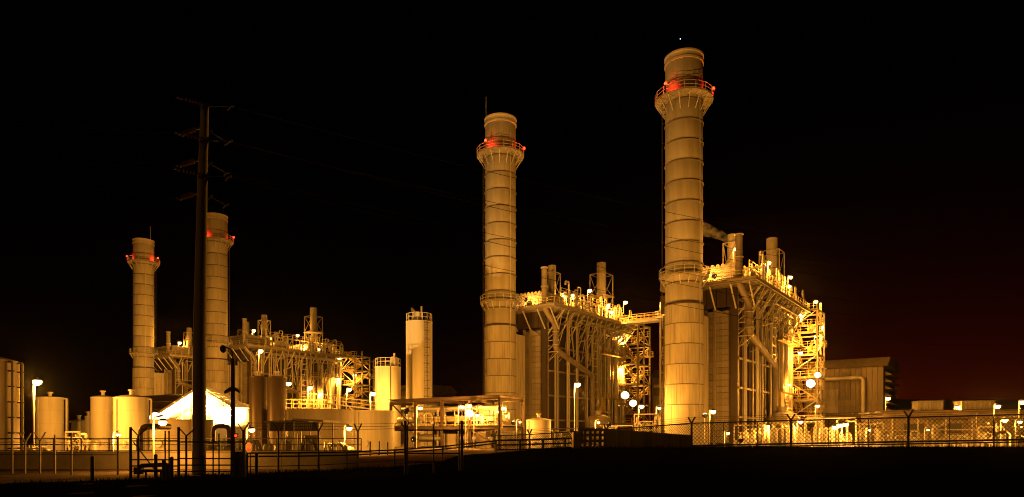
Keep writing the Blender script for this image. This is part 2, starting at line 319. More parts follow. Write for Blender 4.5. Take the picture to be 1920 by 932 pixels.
# ================================================================ BOILERS
def railing_mb(m, p, q, n_, h=1.1, w=.07):
    p, q = Vector(p), Vector(q)
    for i in range(n_ + 1):
        a = p.lerp(q, i / n_); m.beam(a, a + Vector((0, 0, h)), w)
    for hz in (h, h * .55, .1): m.beam(p + Vector((0, 0, hz)), q + Vector((0, 0, hz)), w * .85)
    return m
def boiler():
    t = thing('boiler', 'x', 'boiler', UA, ANG, 'heat recovery boilers behind the stacks')
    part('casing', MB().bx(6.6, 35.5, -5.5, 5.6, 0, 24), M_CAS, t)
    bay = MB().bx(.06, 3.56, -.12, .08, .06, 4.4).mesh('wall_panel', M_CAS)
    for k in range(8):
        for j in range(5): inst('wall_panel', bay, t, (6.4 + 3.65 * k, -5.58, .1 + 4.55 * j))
    col = MB().ibeam((0, 0, 0), (0, 0, 24.2), .36, .5).mesh('column', M_STEEL)
    for k in range(9): inst('column', col, t, (6.25 + 3.65 * k, -6.05, 0))
    col2 = MB().tube([(0, 0, 1.2), (0, 0, 23.8)], .16, 8).mesh('riser_pipe', M_PIPE, True)
    for k, (x, y) in enumerate(((8.2, -6.6), (9.0, -6.6), (10.6, -7.8), (11.2, -7.8), (14.4, -7.6), (17.8, -8.0), (12.9, -6.5), (16.4, -6.6), (24.6, -6.9), (26.0, -6.6), (27.4, -6.9), (31, -6.6), (33, -6.9), (34.4, -6.8))): inst('riser_pipe', col2, t, (x, y, 0))
    for k, x in enumerate((28.6, 31.9, 35.2)):
        part('large_riser', MB().tube([(x, -7.0, .5), (x, -7.0, 22)], .42, 12), M_PIPE, t, True)
    gm = MB().ibeam((6.1, -6.45, 0), (35.7, -6.45, 0), .2, .3).mesh('girt', M_STEEL)
    for j in range(5): inst('girt', gm, t, (0, 0, 4.55 * j + 4.5))
    # front wall
    part('corner_casing', MB().bx(5.7, 6.55, -6.3, -5.2, 0, 21.6), M_CAS, t)
    cp = MB().bx(0, .3, -1.08, 1.08, .03, .95).mesh('cladding_panel', M_CLAD)
    for j in range(21):
        inst('cladding_panel', cp, t, (5.55 + .05 * ((j * 7) % 3), -3.95, .5 + .98 * j))
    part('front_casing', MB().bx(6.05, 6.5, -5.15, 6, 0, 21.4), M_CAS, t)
    for y in (-2.8, -1.4, 2.3): part('front_column', MB().ibeam((5.55, y, 0), (5.55, y, 21.4), .3, .4), M_STEEL, t)
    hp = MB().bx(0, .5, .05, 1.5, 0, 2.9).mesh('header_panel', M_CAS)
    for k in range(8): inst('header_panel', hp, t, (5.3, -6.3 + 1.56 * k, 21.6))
    part('transition_duct', MB().bx(2.0, 5.0, -2.0, 2.0, 0, 20.2), M_CONC, t)
    np_ = MB().bx(0, .25, -.42, .42, .03, .95).mesh('cladding_panel', M_CLAD)
    for j in range(21): inst('cladding_panel', np_, t, (5.65 + .04 * ((j * 5) % 3), -2.1, .5 + .98 * j))
    part('duct_gusset', MB().add([(5.3, -5.0, 20.2), (5.3, -2.9, 21.5), (5.3, -2.9, 20.2), (5.6, -5, 20.2), (5.6, -2.9, 21.5), (5.6, -2.9, 20.2)], [(0, 1, 2), (5, 4, 3), (0, 3, 4, 1), (1, 4, 5, 2), (2, 5, 3, 0)]), M_STEEL, t)
    # roof
    part('roof_deck', MB().bx(2.5, 20, -10, 3.5, 25.0, 25.18).bx(20.002, 37, -10, 8.5, 25.0, 25.18), M_STEEL, t)
    part('edge_beam', MB().ibeam((2.5, -10.1, 24.85), (37.1, -10.1, 24.85), .25, .5), M_STEEL, t)
    part('edge_beam', MB().ibeam((2.4, -10.1, 24.85), (2.4, 3.5, 24.85), .25, .5), M_STEEL, t)
    jm = MB().ibeam((0, -9.9, 24.72), (0, 3.4, 24.72), .18, .4).mesh('joist', M_STEEL)
    for k in range(19): inst('joist', jm, t, (3.5 + 1.83 * k, 0, 0))
    kb = MB().beam((0, -6.2, 20.3), (0, -9.8, 24.5), .2).mesh('knee_brace', M_GALV)
    kb2 = MB().beam((0, -6.2, 23.0), (0, -8.2, 24.5), .16).mesh('knee_brace', M_GALV)
    for k in range(9): inst('knee_brace', kb, t, (6.25 + 3.65 * k, 0, 0)); inst('knee_brace', kb2, t, (7.9 + 3.65 * k, 0, 0))
    for k in range(8): part('cross_brace', MB().beam((6.25 + 3.65 * k, -9.3, 24.4), (9.9 + 3.65 * k, -6.3, 21.0 + .5 * (k % 2)), .14), M_GALV, t)
    for y in (-9, -6.2, -3, 0, 3): part('front_brace', MB().beam((5.4, y, 21.2), (2.7, y, 24.5), .18), M_GALV, t)
    part('railing', railing_mb(MB(), (2.6, -9.95, 25.18), (36.9, -9.95, 25.18), 20), M_RAIL, t)
    part('railing', railing_mb(MB(), (2.6, -9.95, 25.18), (2.6, 3.4, 25.18), 8), M_RAIL, t)
    part('railing', railing_mb(MB(), (36.9, -9.95, 25.18), (36.9, 8.4, 25.18), 11), M_RAIL, t)
    ph = MB().add([(5, -6.2, 25.2), (12, -6.2, 25.2), (12, 6, 25.2), (5, 6, 25.2), (5.6, -6.2, 28.1), (12, -6.2, 28.1), (12, 6, 28.1), (5.6, 6, 28.1)],
                  [(3,2,1,0),(4,5,6,7),(0,1,5,4),(1,2,6,5),(2,3,7,6),(3,0,4,7)])
    pe = part('penthouse', ph, M_CLAD, t)
    for k in range(9): part('siding_strip', MB().beam((4.95 + .067 * k - .04, -6.3, 25.4 + .31 * k), (4.95 + .067 * k - .04, 6.05, 25.4 + .31 * k), .12, .2), M_CLAD, pe)
    cpn = MB().tube([(5.3, 0, 28.08), (7.4, 0, 28.08)], .27, 10).mesh('coping', M_CLAD, True)
    for k in range(15): inst('coping', cpn, pe, (0, -5.8 + .82 * k, 0))
    # vent duct running down the corner and along the side
    pts = route([(3.6, -7.2, 32.0), (3.6, -7.2, 24.6), (6.3, -7.9, 21.9), (6.3, -7.9, 17.4), (19.6, -8.2, 13.4), (19.6, -8.2, 3.5)], 1.0)
    part('vent_duct', MB().tube(pts, .52, 14), M_DUCT, t, True)
    for z in (31.9, 28.5, 20.6, 18.2): part('flange', MB().lathe([(.5, z - .06), (.68, z - .06), (.68, z + .06), (.5, z + .06)], 14, 3.6 if z > 24 else 6.3, -7.2 if z > 24 else -7.9), M_GALV, t, True)
    for k in range(3): part('duct_support', MB().beam((6.3, -6.2, 17 + 2.1 * k), (6.3, -8.6, 17 + 2.1 * k), .14).beam((6.3, -8.6, 17 + 2.1 * k), (6.3, -6.2, 15.2 + 2.1 * k), .1), M_GALV, t)
    for k in range(4): part('duct_hanger', MB().beam((9 + 3.3 * k, -6.2, 16.2 - 1.0 * k), (9 + 3.3 * k, -8.5, 16.9 - 1.0 * k), .12), M_GALV, t)
    # tall ladder frame on the side wall
    lm = MB()
    for x in (21.2, 23.2): lm.beam((x, -7.3, 2.5), (x, -7.3, 22.5), .26)
    part('ladder_rail', lm, M_GALV, t)
    lr = MB().beam((21.3, -7.3, 0), (23.1, -7.3, 0), .2).mesh('ladder_rung', M_GALV)
    for k in range(13): inst('ladder_rung', lr, t, (0, 0, 3.2 + 1.55 * k))
    # drums and pipes on the roof
    for x, y, ln, rr in ((16.5, -3.5, 8, 1.0), (25.5, -3.0, 8, 1.15)):
        pr = [(.02, -.9 * rr), (rr * .6, -.7 * rr), (rr * .93, -.3 * rr), (rr, 0), (rr, ln), (rr * .93, ln + .3 * rr), (rr * .6, ln + .7 * rr), (.02, ln + .9 * rr)]
        d = part('steam_drum', MB().lathe(pr, 18), M_PIPE, t, True, (x, y - 3, 26.9)); d.rotation_euler = (R(-90), 0, 0)
        for yy in (y - 1, y + 3): part('drum_saddle', MB().bx(x - 1, x + 1, yy - .2, yy + .2, 25.2, 26.2), M_STEEL, t)
    rr_ = random.Random(3)
    for k in range(30):
        x = rr_.uniform(9, 36); y = -9.4 + rr_.random() ** 1.5 * 9; h = rr_.uniform(1.2, 3.6); e = rr_.choice((-1, 1)) * rr_.uniform(.6, 1.8)
        if rr_.random() < .5: pts = route([(x, y, 25.2), (x, y, 25.2 + h), (x + e, y, 25.2 + h), (x + e, y, 25.2 + h * rr_.uniform(.2, .6))], .3)
        else: pts = route([(x, y, 25.2), (x, y, 25.2 + h), (x, y + abs(e) * 1.6, 25.2 + h), (x, y + abs(e) * 1.6, 25.2)], .3)
        part('steam_pipe', MB().tube(pts, rr_.choice((.07, .1, .14, .2)), 7), M_PIPE, t, True)
    for k in range(12):
        x = rr_.uniform(12, 36); y = rr_.uniform(-9.2, -5.5); h = rr_.uniform(.6, 1.6)
        part('valve', MB().tube([(x, y, 25.2), (x, y, 25.2 + h)], .08, 6).lathe([(.02, 25.1 + h), (.26, 25.16 + h), (.28, 25.3 + h), (.1, 25.5 + h), (.08, 25.9 + h), (.02, 25.92 + h)], 10, x, y).beam((x - .3, y, 25.8 + h), (x + .3, y, 25.8 + h), .06), M_PIPE, t)
    # upper walkway, pipe bridges and taller risers on the roof
    uw = thing('upper_walkway', None, None); uw.parent = t
    part('deck', MB().bx(10, 36, -6.8, -5.6, 28.3, 28.4), M_STEEL, uw)
    part('railing', railing_mb(MB(), (10, -6.8, 28.4), (36, -6.8, 28.4), 15), M_RAIL, uw)
    for k in range(8): part('leg', MB().beam((10.3 + 3.6 * k, -6.7, 25.2), (10.3 + 3.6 * k, -6.7, 28.3), .14).beam((10.3 + 3.6 * k, -6.7, 26.4), (11.6 + 3.6 * k, -6.7, 28.3), .09), M_GALV, uw)
    r3 = random.Random(29)
    for k in range(26):
        x = r3.uniform(8, 36.4); y = -9.5 + r3.random() * 5; h = r3.uniform(2.0, 5.2); e = r3.choice((-1, 1)) * r3.uniform(.5, 1.3)
        q = [(x, y, 25.2), (x, y, 25.2 + h), (x + e, y, 25.2 + h), (x + e, y, 25.2 + h - r3.uniform(.6, 1.4))]
        part('steam_pipe', MB().tube(route(q, .28), r3.choice((.06, .08, .12, .16)), 7), r3.choice((M_PIPE, M_GALV, M_RAIL)), t, True)
    for k in range(9):
        x = 7.9 + 3.65 * k
        if x < 35: part('hanger_brace', MB().beam((x, -9.8, 24.6), (x + 1.8, -6.4, 18.6), .12).beam((x + 1.8, -6.4, 18.6), (x - 1.6, -6.4, 15.6), .1), M_GALV, t)
    for z in (9.2, 18.3):
        part('side_walkway', railing_mb(MB().bx(24, 35.6, -8.4, -7.4, z, z + .08), (24, -8.4, z + .08), (35.6, -8.4, z + .08), 8), M_RAIL, t)
    # header pipes hanging below the deck edge
    for k in range(6):
        y = -7.0 - .45 * k; z = 23.9 - .28 * (k % 3)
        part('header_pipe', MB().tube([(9 + 2 * k, y, z), (35, y, z)], .13, 8), M_PIPE, t, True)
    rp = random.Random(11)
    for k in range(16):
        x = rp.uniform(9, 35); z = rp.uniform(20, 23)
        part('drop_pipe', MB().tube(route([(x, -8.6, 24), (x, -8.6, z), (x + rp.choice((-1.2, 1.2)), -7.0, z - .5), (x, -6.9, z - 6)], .4), rp.choice((.08, .12)), 7), M_PIPE, t, True)
    # ground level platform and door box
    part('ground_landing', MB().bx(20.5, 25.5, -9.5, -7.3, 6.2, 6.35).bx(24.4, 25.2, -8, -7.4, 6.3, 9.5), M_RAIL, t)
    part('landing_railing', railing_mb(MB(), (20.5, -9.5, 6.35), (25.5, -9.5, 6.35), 5), M_RAIL, t)
    return t
def silencer(x, y, zt, r, cz0, cz1, cw, label, unit):
    t = thing('vent_silencer', label, 'vent', U(unit, x, y, 25.2), ANG, 'vent silencers on the boiler roofs')
    H = zt - 25.2; a = cz0 - 25.2; b = cz1 - 25.2
    part('barrel', MB().lathe([(.01, a - .3), (r * .7, a - .3), (r, a + .1), (r, H), (r - .12, H), (r - .12, a + .4)], 22), M_VENT, t, True)
    part('inlet_pipe', MB().tube([(0, 0, 0), (0, 0, a - .2)], .3, 10), M_PIPE, t, True)
    w = cw / 2
    for sx_ in (-1, 1):
        for sy_ in (-1, 1): part('leg', MB().beam((sx_ * w, sy_ * w, 0), (sx_ * w, sy_ * w, b), .15), M_STEEL, t)
    m = MB()
    cs = [(-w, -w), (w, -w), (w, w), (-w, w)]
    for k in range(4):
        p, q = cs[k], cs[(k + 1) % 4]
        for zz in (a, b): m.beam(p + (zz,), q + (zz,), .13)
        m.beam(p + (a,), q + (b,), .1); m.beam(p + (0,), q + (a,), .1)
    part('cage_bracing', m, M_STEEL, t)
    part('cage_floor', MB().bx(-w - .3, w + .3, -w - .3, w + .3, a - .12, a - .02), M_STEEL, t)
    return t
def stair_tower():
    t = thing('stair_tower', 'x', 'stair tower', U(UA, 40.2, -8.2), ANG, 'steel stair towers at the boiler ends')
    W2, D2, H = 3.0, 3.0, 25.4; lv = 6; st = H / lv
    cs = [(-W2, -D2), (W2, -D2), (W2, D2), (-W2, D2)]
    for c in cs: part('column', MB().ibeam(c + (0,), c + (H,), .28, .32), M_STEEL, t)
    part('column', MB().ibeam((0, -D2, 0), (0, -D2, H + 1.5), .28, .32), M_STEEL, t)
    for j in range(lv + 1):
        m = MB(); z = min(H, j * st) - .15
        if j:
            for k in range(4): m.beam(cs[k] + (z,), cs[(k + 1) % 4] + (z,), .2, .28)
            part('ring_beam', m, M_STEEL, t)
    for j in range(lv):
        z0, z1 = j * st, (j + 1) * st; m = MB()
        for k in range(4):
            p, q = cs[k], cs[(k + 1) % 4]
            if (j + k) % 2: p, q = q, p
            m.beam(p + (z0,), q + (z1 - .2,), .13)
        part('diagonal_brace', m, M_GALV, t)
        # two half flights per level
        for hf in range(2):
            y = -1.6 if hf == 0 else 1.2; x0, x1 = (-2.0, 2.0) if hf == 0 else (2.0, -2.0)
            a = Vector((x0, y, z0 + hf * st / 2)); b = Vector((x1, y, z0 + (hf + 1) * st / 2)); f = MB()
            for e in (-.55, .55):
                ev = Vector((0, e, 0)); f.beam(a + ev, b + ev, .07, .26)
                for hz in (.55, 1.05): f.beam(a + ev + Vector((0, 0, hz)), b + ev + Vector((0, 0, hz)), .06)
                for i in range(4): q = a.lerp(b, i / 3) + ev; f.beam(q, q + Vector((0, 0, 1.05)), .06)
            for i in range(9):
                q = a.lerp(b, (i + .5) / 9); f.bx(q.x - .16, q.x + .16, q.y - .55, q.y + .55, q.z - .02, q.z + .03)
            part('stair_flight', f, M_RAIL, t)
            ld = MB(); zz = z0 + (hf + 1) * st / 2
            if hf == 0: ld.bx(2.0, 2.95, -2.9, 2.9, zz - .06, zz); railing_mb(ld, (2.9, -2.9, zz), (2.9, 2.9, zz), 4)
            else: ld.bx(-2.95, -2.0, -2.9, 2.9, zz - .06, zz); railing_mb(ld, (-2.9, -2.9, zz), (-2.9, 2.9, zz), 4)
            railing_mb(ld, (2.0 if hf == 0 else -2.9, -2.9, zz), (2.9 if hf == 0 else -2.0, -2.9, zz), 1)
            part('landing', ld, M_RAIL, t)
    o = MB().bx(3.0, 4.6, -3.2, -1.4, 18.9, 19.0); railing_mb(o, (3.1, -3.2, 19), (4.6, -3.2, 19), 2); railing_mb(o, (4.6, -3.2, 19), (4.6, -1.4, 19), 2)
    part('side_balcony', o, M_RAIL, t)
    return t
def flash_tank():
    t = thing('blowdown_tank', 'x', 'tank', U(UA, 19.8, -9.4), ANG, 'domed blowdown tanks beside the boilers')
    part('shell', MB().lathe([(2.7, 0), (2.7, 4.2), (2.6, 4.7), (2.1, 5.3), (1.2, 5.7), (.02, 5.85)], 28), M_TANK2, t, True)
    part('neck', MB().lathe([(.8, 5.6), (.8, 6.3), (1.0, 6.3), (1.0, 6.5), (.02, 6.5)], 16), M_PIPE, t, True)
    part('band', MB().lathe([(2.68, 3.0), (2.78, 3.0), (2.78, 3.25), (2.68, 3.25)], 28), M_RING, t, True)
    return t
def filter_house():
    t = thing('filter_house', 'x', 'building', U(UA, 55, -20), ANG, 'turbine filter houses behind the boilers')
    part('wall', MB().bx(0.1, 18, 0.1, 15, 0, 15.6), M_HALL, t)
    sp = MB().bx(-.06, .1, .04, .92, 0, 6.6).mesh('siding_panel', M_HALL)
    for k in range(15):
        inst('siding_panel', sp, t, (0, .1 + k, 8.9))
    sp2 = MB().bx(-.06, .1, .04, 4.9, .04, 1.22).mesh('siding_panel', M_HALL)
    for k in range(3):
        for j in range(7): inst('siding_panel', sp2, t, (0, .1 + 5 * k, .2 + 1.25 * j))
    part('roof', MB().add([(-.8, -.8, 15.6), (18.5, -.8, 15.6), (18.5, 15.5, 15.6), (-.8, 15.5, 15.6), (2.5, -.8, 17.6), (15, -.8, 17.6), (15, 15.5, 17.6), (2.5, 15.5, 17.6)],
                 [(3,2,1,0),(4,5,6,7),(0,1,5,4),(1,2,6,5),(2,3,7,6),(3,0,4,7)]), M_HALL, t)
    hm = MB().add([(0, -1.3, 0), (0, 0, .75), (0, 0, 0), (14, -1.3, 0), (14, 0, .75), (14, 0, 0)], [(0, 1, 2), (5, 4, 3), (0, 3, 4, 1), (1, 4, 5, 2), (2, 5, 3, 0)]).mesh('weather_hood', M_HALL)
    for j in range(7): inst('weather_hood', hm, t, (1.5, 0, 5.2 + 1.45 * j))
    part('access_panel', MB().bx(-.2, -.06, 8.4, 11.6, 6.2, 11.2), M_CLAD, t)
    part('access_panel', MB().bx(-.2, -.06, 11.8, 14.6, 6.2, 11.2), M_CLAD, t)
    part('duct_pipe', MB().tube(route([(-1, 14, 13.4), (-1, 3.6, 13.4), (-1, 3.6, 1)], .9), .42, 12), M_PIPE, t, True)
    return t
LB = {'A': ('right-hand unit beside the tallest stack', UA), 'B': ('unit behind the domed tank, joined to the bridge', UB), 'C': ('unit behind the two dark vessels', UC), 'D': ('unit mostly hidden by the wooden power pole', UD)}
b0 = boiler(); s0 = stair_tower(); f0 = flash_tank(); h0 = filter_house()
for k, (key, lbs) in enumerate({
        'A': ('large boiler house right of the tallest stack with a steam plume above', 'lit steel stair tower between the tallest stack unit and the filter house', 'domed tank at the foot of the boiler right of the tallest stack', 'sided filter house with pale panels beside the brightest floodlight'),
        'B': ('large boiler house between the two tallest stacks', 'steel stair tower left of the lattice tower, behind the paired floodlights', 'domed tank at the foot of the boiler between the two tallest stacks', 'dark filter house seen through the lattice tower left of the tallest stack'),
        'C': ('small far boiler house behind the two dark vessels', 'far stair tower with crossing flights left of the short silo', None, 'far filter house showing between and behind the two white silos'),
        'D': ('far boiler house partly hidden by the power pole', None, None, None)}.items()):
    un = LB[key][1]; d = un - UA
    for src, lab in ((b0, lbs[0]), (s0, lbs[1]), (f0, lbs[2]), (h0, lbs[3])):
        if not lab: continue
        c = src if key == 'A' else copytree(src)
        c['label'] = lab
        if key != 'A': c.location = src.location + d + (UX * -3.8 - UY * .2 if key == 'B' and src is s0 else Vector((0, 0, 0)))
for un, nm, x2 in ((UA, 'tallest stack boiler', 33.5), (UB, 'boiler joined to the bridge', 31), (UC, 'far boiler behind the dark vessels', 28), (UD, 'far boiler behind the power pole', 31)):
    pl = {'tallest stack boiler': ('steaming vent above the boiler right of the tallest stack', 'wide caged vent on the boiler right of the tallest stack'),
          'boiler joined to the bridge': ('narrow caged vent beside the upright duct between the two tallest stacks', 'wide caged vent on the roof nearest the walkway bridge'),
          'far boiler behind the dark vessels': ('caged vent on the far roof above the two dark vessels', 'tallest caged vent on the far boiler roof left of the silos'),
          'far boiler behind the power pole': ('small caged vent just left of the power pole', 'vent showing just right of the stack behind the power pole')}[nm]
    silencer(12, -3.5, 34.5, .75, 28.8, 33, 2.3, pl[0], un)
    silencer(x2, -4, 38.8, 1.0, 31.6, 36.2, 3.6, pl[1], un)
silencer(33, 2, 35.5, 1.0, 29, 33, 3.4, 'short caged vent at the right end of the far boiler roof', UC)
# walkway bridge and lattice tower between the two near units
t = thing('walkway_bridge', 'lit walkway bridge linking two boiler roofs left of the tallest stack', 'bridge', U(UA, 29, 8.6, 25.2), ANG)
part('deck', MB().bx(-.9, .9, 0, 16.2, -.25, -.1), M_STEEL, t)
for x in (-1, 1): part('side_girder', MB().ibeam((x, 0, -.3), (x, 16.2, -.3), .25, .6), M_GALV, t); part('railing', railing_mb(MB(), (x, 0, -.05), (x, 16.2, -.05), 9, 1.2, .1), M_RAIL, t)
t = thing('lattice_tower', 'open steel lattice tower just left of the tallest stack', 'tower', U(UA, 26, 13.2), ANG)
w = 1.35
for sx_ in (-1, 1):
    for sy_ in (-1, 1): part('leg', MB().ibeam((sx_ * w, sy_ * w, 0), (sx_ * w, sy_ * w, 24.4), .3, .34), M_GALV, t)
for j in range(7):
    m = MB(); z0, z1 = j * 3.45, (j + 1) * 3.45; cs = [(-w, -w), (w, -w), (w, w), (-w, w)]
    for k in range(4):
        p, q = cs[k], cs[(k + 1) % 4]
        if (j + k) % 2: p, q = q, p
        m.beam(p + (z0,), q + (z1,), .16); m.beam(p + (z1,), q + (z1,), .18)
    part('bracing', m, M_GALV, t)
m = MB().bx(-2, 2, -2.2, 2.2, 24.4, 24.6)
part('top_platform', railing_mb(railing_mb(m, (-2, -2.2, 24.6), (-2, 2.2, 24.6), 3), (-2, 2.2, 24.6), (2, 2.2, 24.6), 3), M_GALV, t)
part('loop_pipe', MB().tube(route([(-1.9, .5, 26.5), (-1.9, .5, 22.3), (-1.9, -2.2, 22.3), (-1.9, -2.2, 26)], .8), .3, 10), M_PIPE, t, True)
# ================================================================ TANKS AND SILOS
def tank(px, Z, dpx, ytop, label, m=M_TANK, name='storage_tank', cat='tank', dome=.12, rail=False, ladder=None, noz=True, bands=2, stand=None, rz=0, group='upright storage tanks'):
    r = dpx / 2 / F * Z; o = Gd(px, Z); h = HT(ytop, Z - r); a0 = math.atan2(-o.y, -o.x)
    t = thing(name, label, cat, o, 0, group)
    part('shell', MB().lathe([(r, 0), (r, h - .08), (r - .04, h)], 44), m, t, True)
    part('roof', MB().lathe([(r + .05, h - .1), (r + .05, h), (r * .6, h + dome * r * .6), (.02, h + dome * r)], 44), m, t, True)
    for k in range(bands):
        z = h * (k + 1) / (bands + 1); part('seam_band', MB().lathe([(r - .02, z), (r + .015, z), (r + .015, z + .05), (r - .02, z + .05)], 44), m, t, True)
    if noz:
        for dx in (0,): part('nozzle', MB().lathe([(.18, h + dome * r - .1), (.18, h + dome * r + .35), (.3, h + dome * r + .35), (.3, h + dome * r + .5), (.02, h + dome * r + .52)], 12), M_GALV, t, True)
    if rail:
        rr = MB(); q = r - .06; nb = 16
        for k in range(nb):
            p0 = Vector((math.cos(2*math.pi*k/nb) * q, math.sin(2*math.pi*k/nb) * q, h)); p1 = Vector((math.cos(2*math.pi*(k+1)/nb) * q, math.sin(2*math.pi*(k+1)/nb) * q, h))
            rr.beam(p0, p0 + Vector((0, 0, 1.25)), .07)
            for hz in (.65, 1.25): rr.beam(p0 + Vector((0, 0, hz)), p1 + Vector((0, 0, hz)), .07)
        part('railing', rr, M_GALV, t)
    if ladder is not None:
        a = a0 + R(ladder); c, s = math.cos(a), math.sin(a); e = Vector((-s, c, 0)) * .25; b = Vector((c, s, 0)) * (r + .22); mm = MB()
        for sg in (-1, 1): mm.beam(b + e * sg, b + e * sg + Vector((0, 0, h + 1.1)), .06)
        z = .4
        while z < h + 1: mm.beam(b - e + Vector((0, 0, z)), b + e + Vector((0, 0, z)), .04); z += .4
        ld = part('ladder', mm, M_BLACK if m is M_TANK else M_GALV, t)
        cg = MB(); z = 2.6
        while z < h + 1:
            pp = [b + Vector((0, 0, z)) - e * 1.5, b + Vector((0, 0, z)) - e * 1.3 + Vector((c, s, 0)) * .55, b + Vector((0, 0, z)) + e * 1.3 + Vector((c, s, 0)) * .55, b + Vector((0, 0, z)) + e * 1.5]
            for i in range(3): cg.beam(pp[i], pp[i+1], .05)
            z += 1.3
        part('safety_cage', cg, M_BLACK if m is M_TANK else M_GALV, ld)
    for ma, mz in ((-25, .9),):
        if name == 'storage_tank':
            a = a0 + R(ma); c, s = math.cos(a), math.sin(a); mh = part('manway', MB().lathe([(.3, 0), (.3, .16), (.38, .16), (.38, .24), (.02, .26)], 14), M_GALV, t, True, (c * (r - .04), s * (r - .04), mz)); mh.rotation_euler = Vector((c, s, 0)).to_track_quat('Z', 'Y').to_euler()
    if name == 'storage_tank' and r > 1.2:
        a = a0 + R(-50); c, s = math.cos(a) * (r + .1), math.sin(a) * (r + .1); part('drain_pipe', MB().tube([(c, s, 0), (c, s, h * .96)], .06, 6), M_GALV, t, True)
    for sa in (stand or ()):
        a = a0 + R(sa); c, s = math.cos(a) * (r + .3), math.sin(a) * (r + .3)
        sp = part('standpipe', MB().tube(route([(c * .8, s * .8, h - .15), (c, s, h - .1), (c, s, .3)], .15), .09, 8), M_TANK if m is M_TANK else M_PIPE, t, True)
        for k in range(6): part('pipe_clip', MB().beam((c * .9, s * .9, h * (k + .7) / 6.4), (c * 1.03, s * 1.03, h * (k + .7) / 6.4), .12, .1), M_BLACK, sp)
    return t
ts = tank(786, 110, 49, 600, 'tall white silo with railed top and a caged ladder', rail=True, ladder=28, name='silo', cat='silo', dome=.05, noz=False, bands=0, group=None)
h = HT(600, 108); part('vent_box', MB().bx(-.9, .1, -.5, .5, h, h + 1.6), M_GALV, ts); part('vent_pipe', MB().tube([(.45, -.6, h), (.45, -.6, h + 2.4)], .14, 8), M_GALV, ts, True)
m = MB().bx(.4, 2.3, -2.9, -1.6, 4.9, 5.0); part('ladder_landing', railing_mb(railing_mb(m, (.4, -2.9, 5), (2.3, -2.9, 5), 3), (2.3, -2.9, 5), (2.3, -1.6, 5), 2), M_GALV, ts)
m = MB(); railing_mb(m, (2.5, -1, 2.0), (2.5, -1, 2.01), 1, 6)
for k in range(7): m.beam((2.1, -1, 1.5 + 1.0 * k), (2.9, -1, 1.5 + 1.0 * k), .08)
part('side_bracket', m, M_GALV, ts)
ts = tank(727, 105, 48, 686, 'short pale silo with railed top, left of the tall silo', rail=True, ladder=-84, name='silo', cat='silo', dome=.05, noz=False, bands=0, group=None)
h = HT(686, 103); part('vent_box', MB().bx(.6, 1.5, -.8, .1, h, h + 1.5).tube([(1.2, -1.1, h), (1.2, -1.1, h + 2)], .15, 8), M_GALV, ts); part('drain_line', MB().tube([(.75, -1.85, 0), (.75, -1.85, h)], .06, 6), M_BLACK, ts)
tank(702, 73, 74, 769, 'brightly lit low tank beside the left end of the steel pipe rack', noz=False, bands=1, dome=.02)
tank(582, 80, 172, 766, 'wide low brown tank behind the small open shelter', M_TANK2, noz=False, bands=2, dome=.03)
tank(485, 74, 33, 706, 'left one of two tall dark vessels side by side', M_DARKT, 'process_vessel', 'vessel', .15, bands=0, group='pair of tall dark vessels')
tank(519, 73, 34, 706, 'right one of two tall dark vessels side by side', M_DARKT, 'process_vessel', 'vessel', .15, bands=0, group='pair of tall dark vessels')
tank(436, 90, 74, 764, 'low pale tank right of the power pole behind the dark street light', M_TANK, noz=False, bands=1, dome=.02)
tank(-55, 50, 150, 667, 'tall ribbed tank cut by the left edge of the picture', M_TANK2, dome=.2, stand=(48, 70), bands=0)
tank(94, 76, 44, 744, 'pale tank directly behind the tall street light', M_TANK, dome=.08, stand=(70, 84), bands=3)
tank(193, 76, 40, 744, 'pale tank half hidden behind its wider twin', M_TANK, dome=.2, bands=3)
tank(246, 70, 59, 744, 'wide pale tank beside the glowing canopy', M_TANK, dome=.2, bands=3, stand=(70,))
tank(166, 84, 12, 780, 'slim small tank left of the two pale tanks', M_TANK, dome=.2, bands=1)
tank(148, 88, 24, 789, 'smallest pale tank with an arched pipe over it', M_TANK, dome=.3, bands=1, stand=(-88,))
tank(338, 112, 248, 752, 'huge dark domed tank behind the glowing canopy', M_DARKT, dome=.16, noz=False, bands=0)
tank(330, 74, 128, 786, 'stained brown tank under the glowing canopy', M_TANK2, dome=.02, noz=False, bands=1)
tank(1010, 88, 46, 787, 'lit white tank behind the V-topped fence post at the pipe rack', M_TANK, dome=.2, bands=1)
# ================================================================ GLOWING CANOPY
Zc = 84.0
t = thing('canopy_shelter', 'white glowing canopy roof crossed by the power pole', 'canopy', Gd(368, Zc), R(8))
k_ = Zc / F; xl, xr, xa = (283 - 368) * k_, (437 - 368) * k_, (374 - 368) * k_; zl, zr, za = HT(786, Zc), HT(762, Zc), HT(723, Zc)
for nm, (x0, z0, x1, z1) in (('l', (xl, zl, xa, za)), ('r', (xa, za, xr, zr))):
    for i in range(6):
        a, b = i / 6 + .006, (i + 1) / 6 - .006
        xa_, xb_ = x0 + (x1 - x0) * a, x0 + (x1 - x0) * b; za_, zb_ = z0 + (z1 - z0) * a, z0 + (z1 - z0) * b
        m = MB().add([(xa_, 0, za_), (xb_, 0, zb_), (xb_, 9, zb_), (xa_, 9, za_), (xa_, 0, za_ + .08), (xb_, 0, zb_ + .08), (xb_, 9, zb_ + .08), (xa_, 9, za_ + .08)],
                     [(3,2,1,0),(4,5,6,7),(0,1,5,4),(1,2,6,5),(2,3,7,6),(3,0,4,7)])
        part('roof_sheet', m, M_SHEET, t)
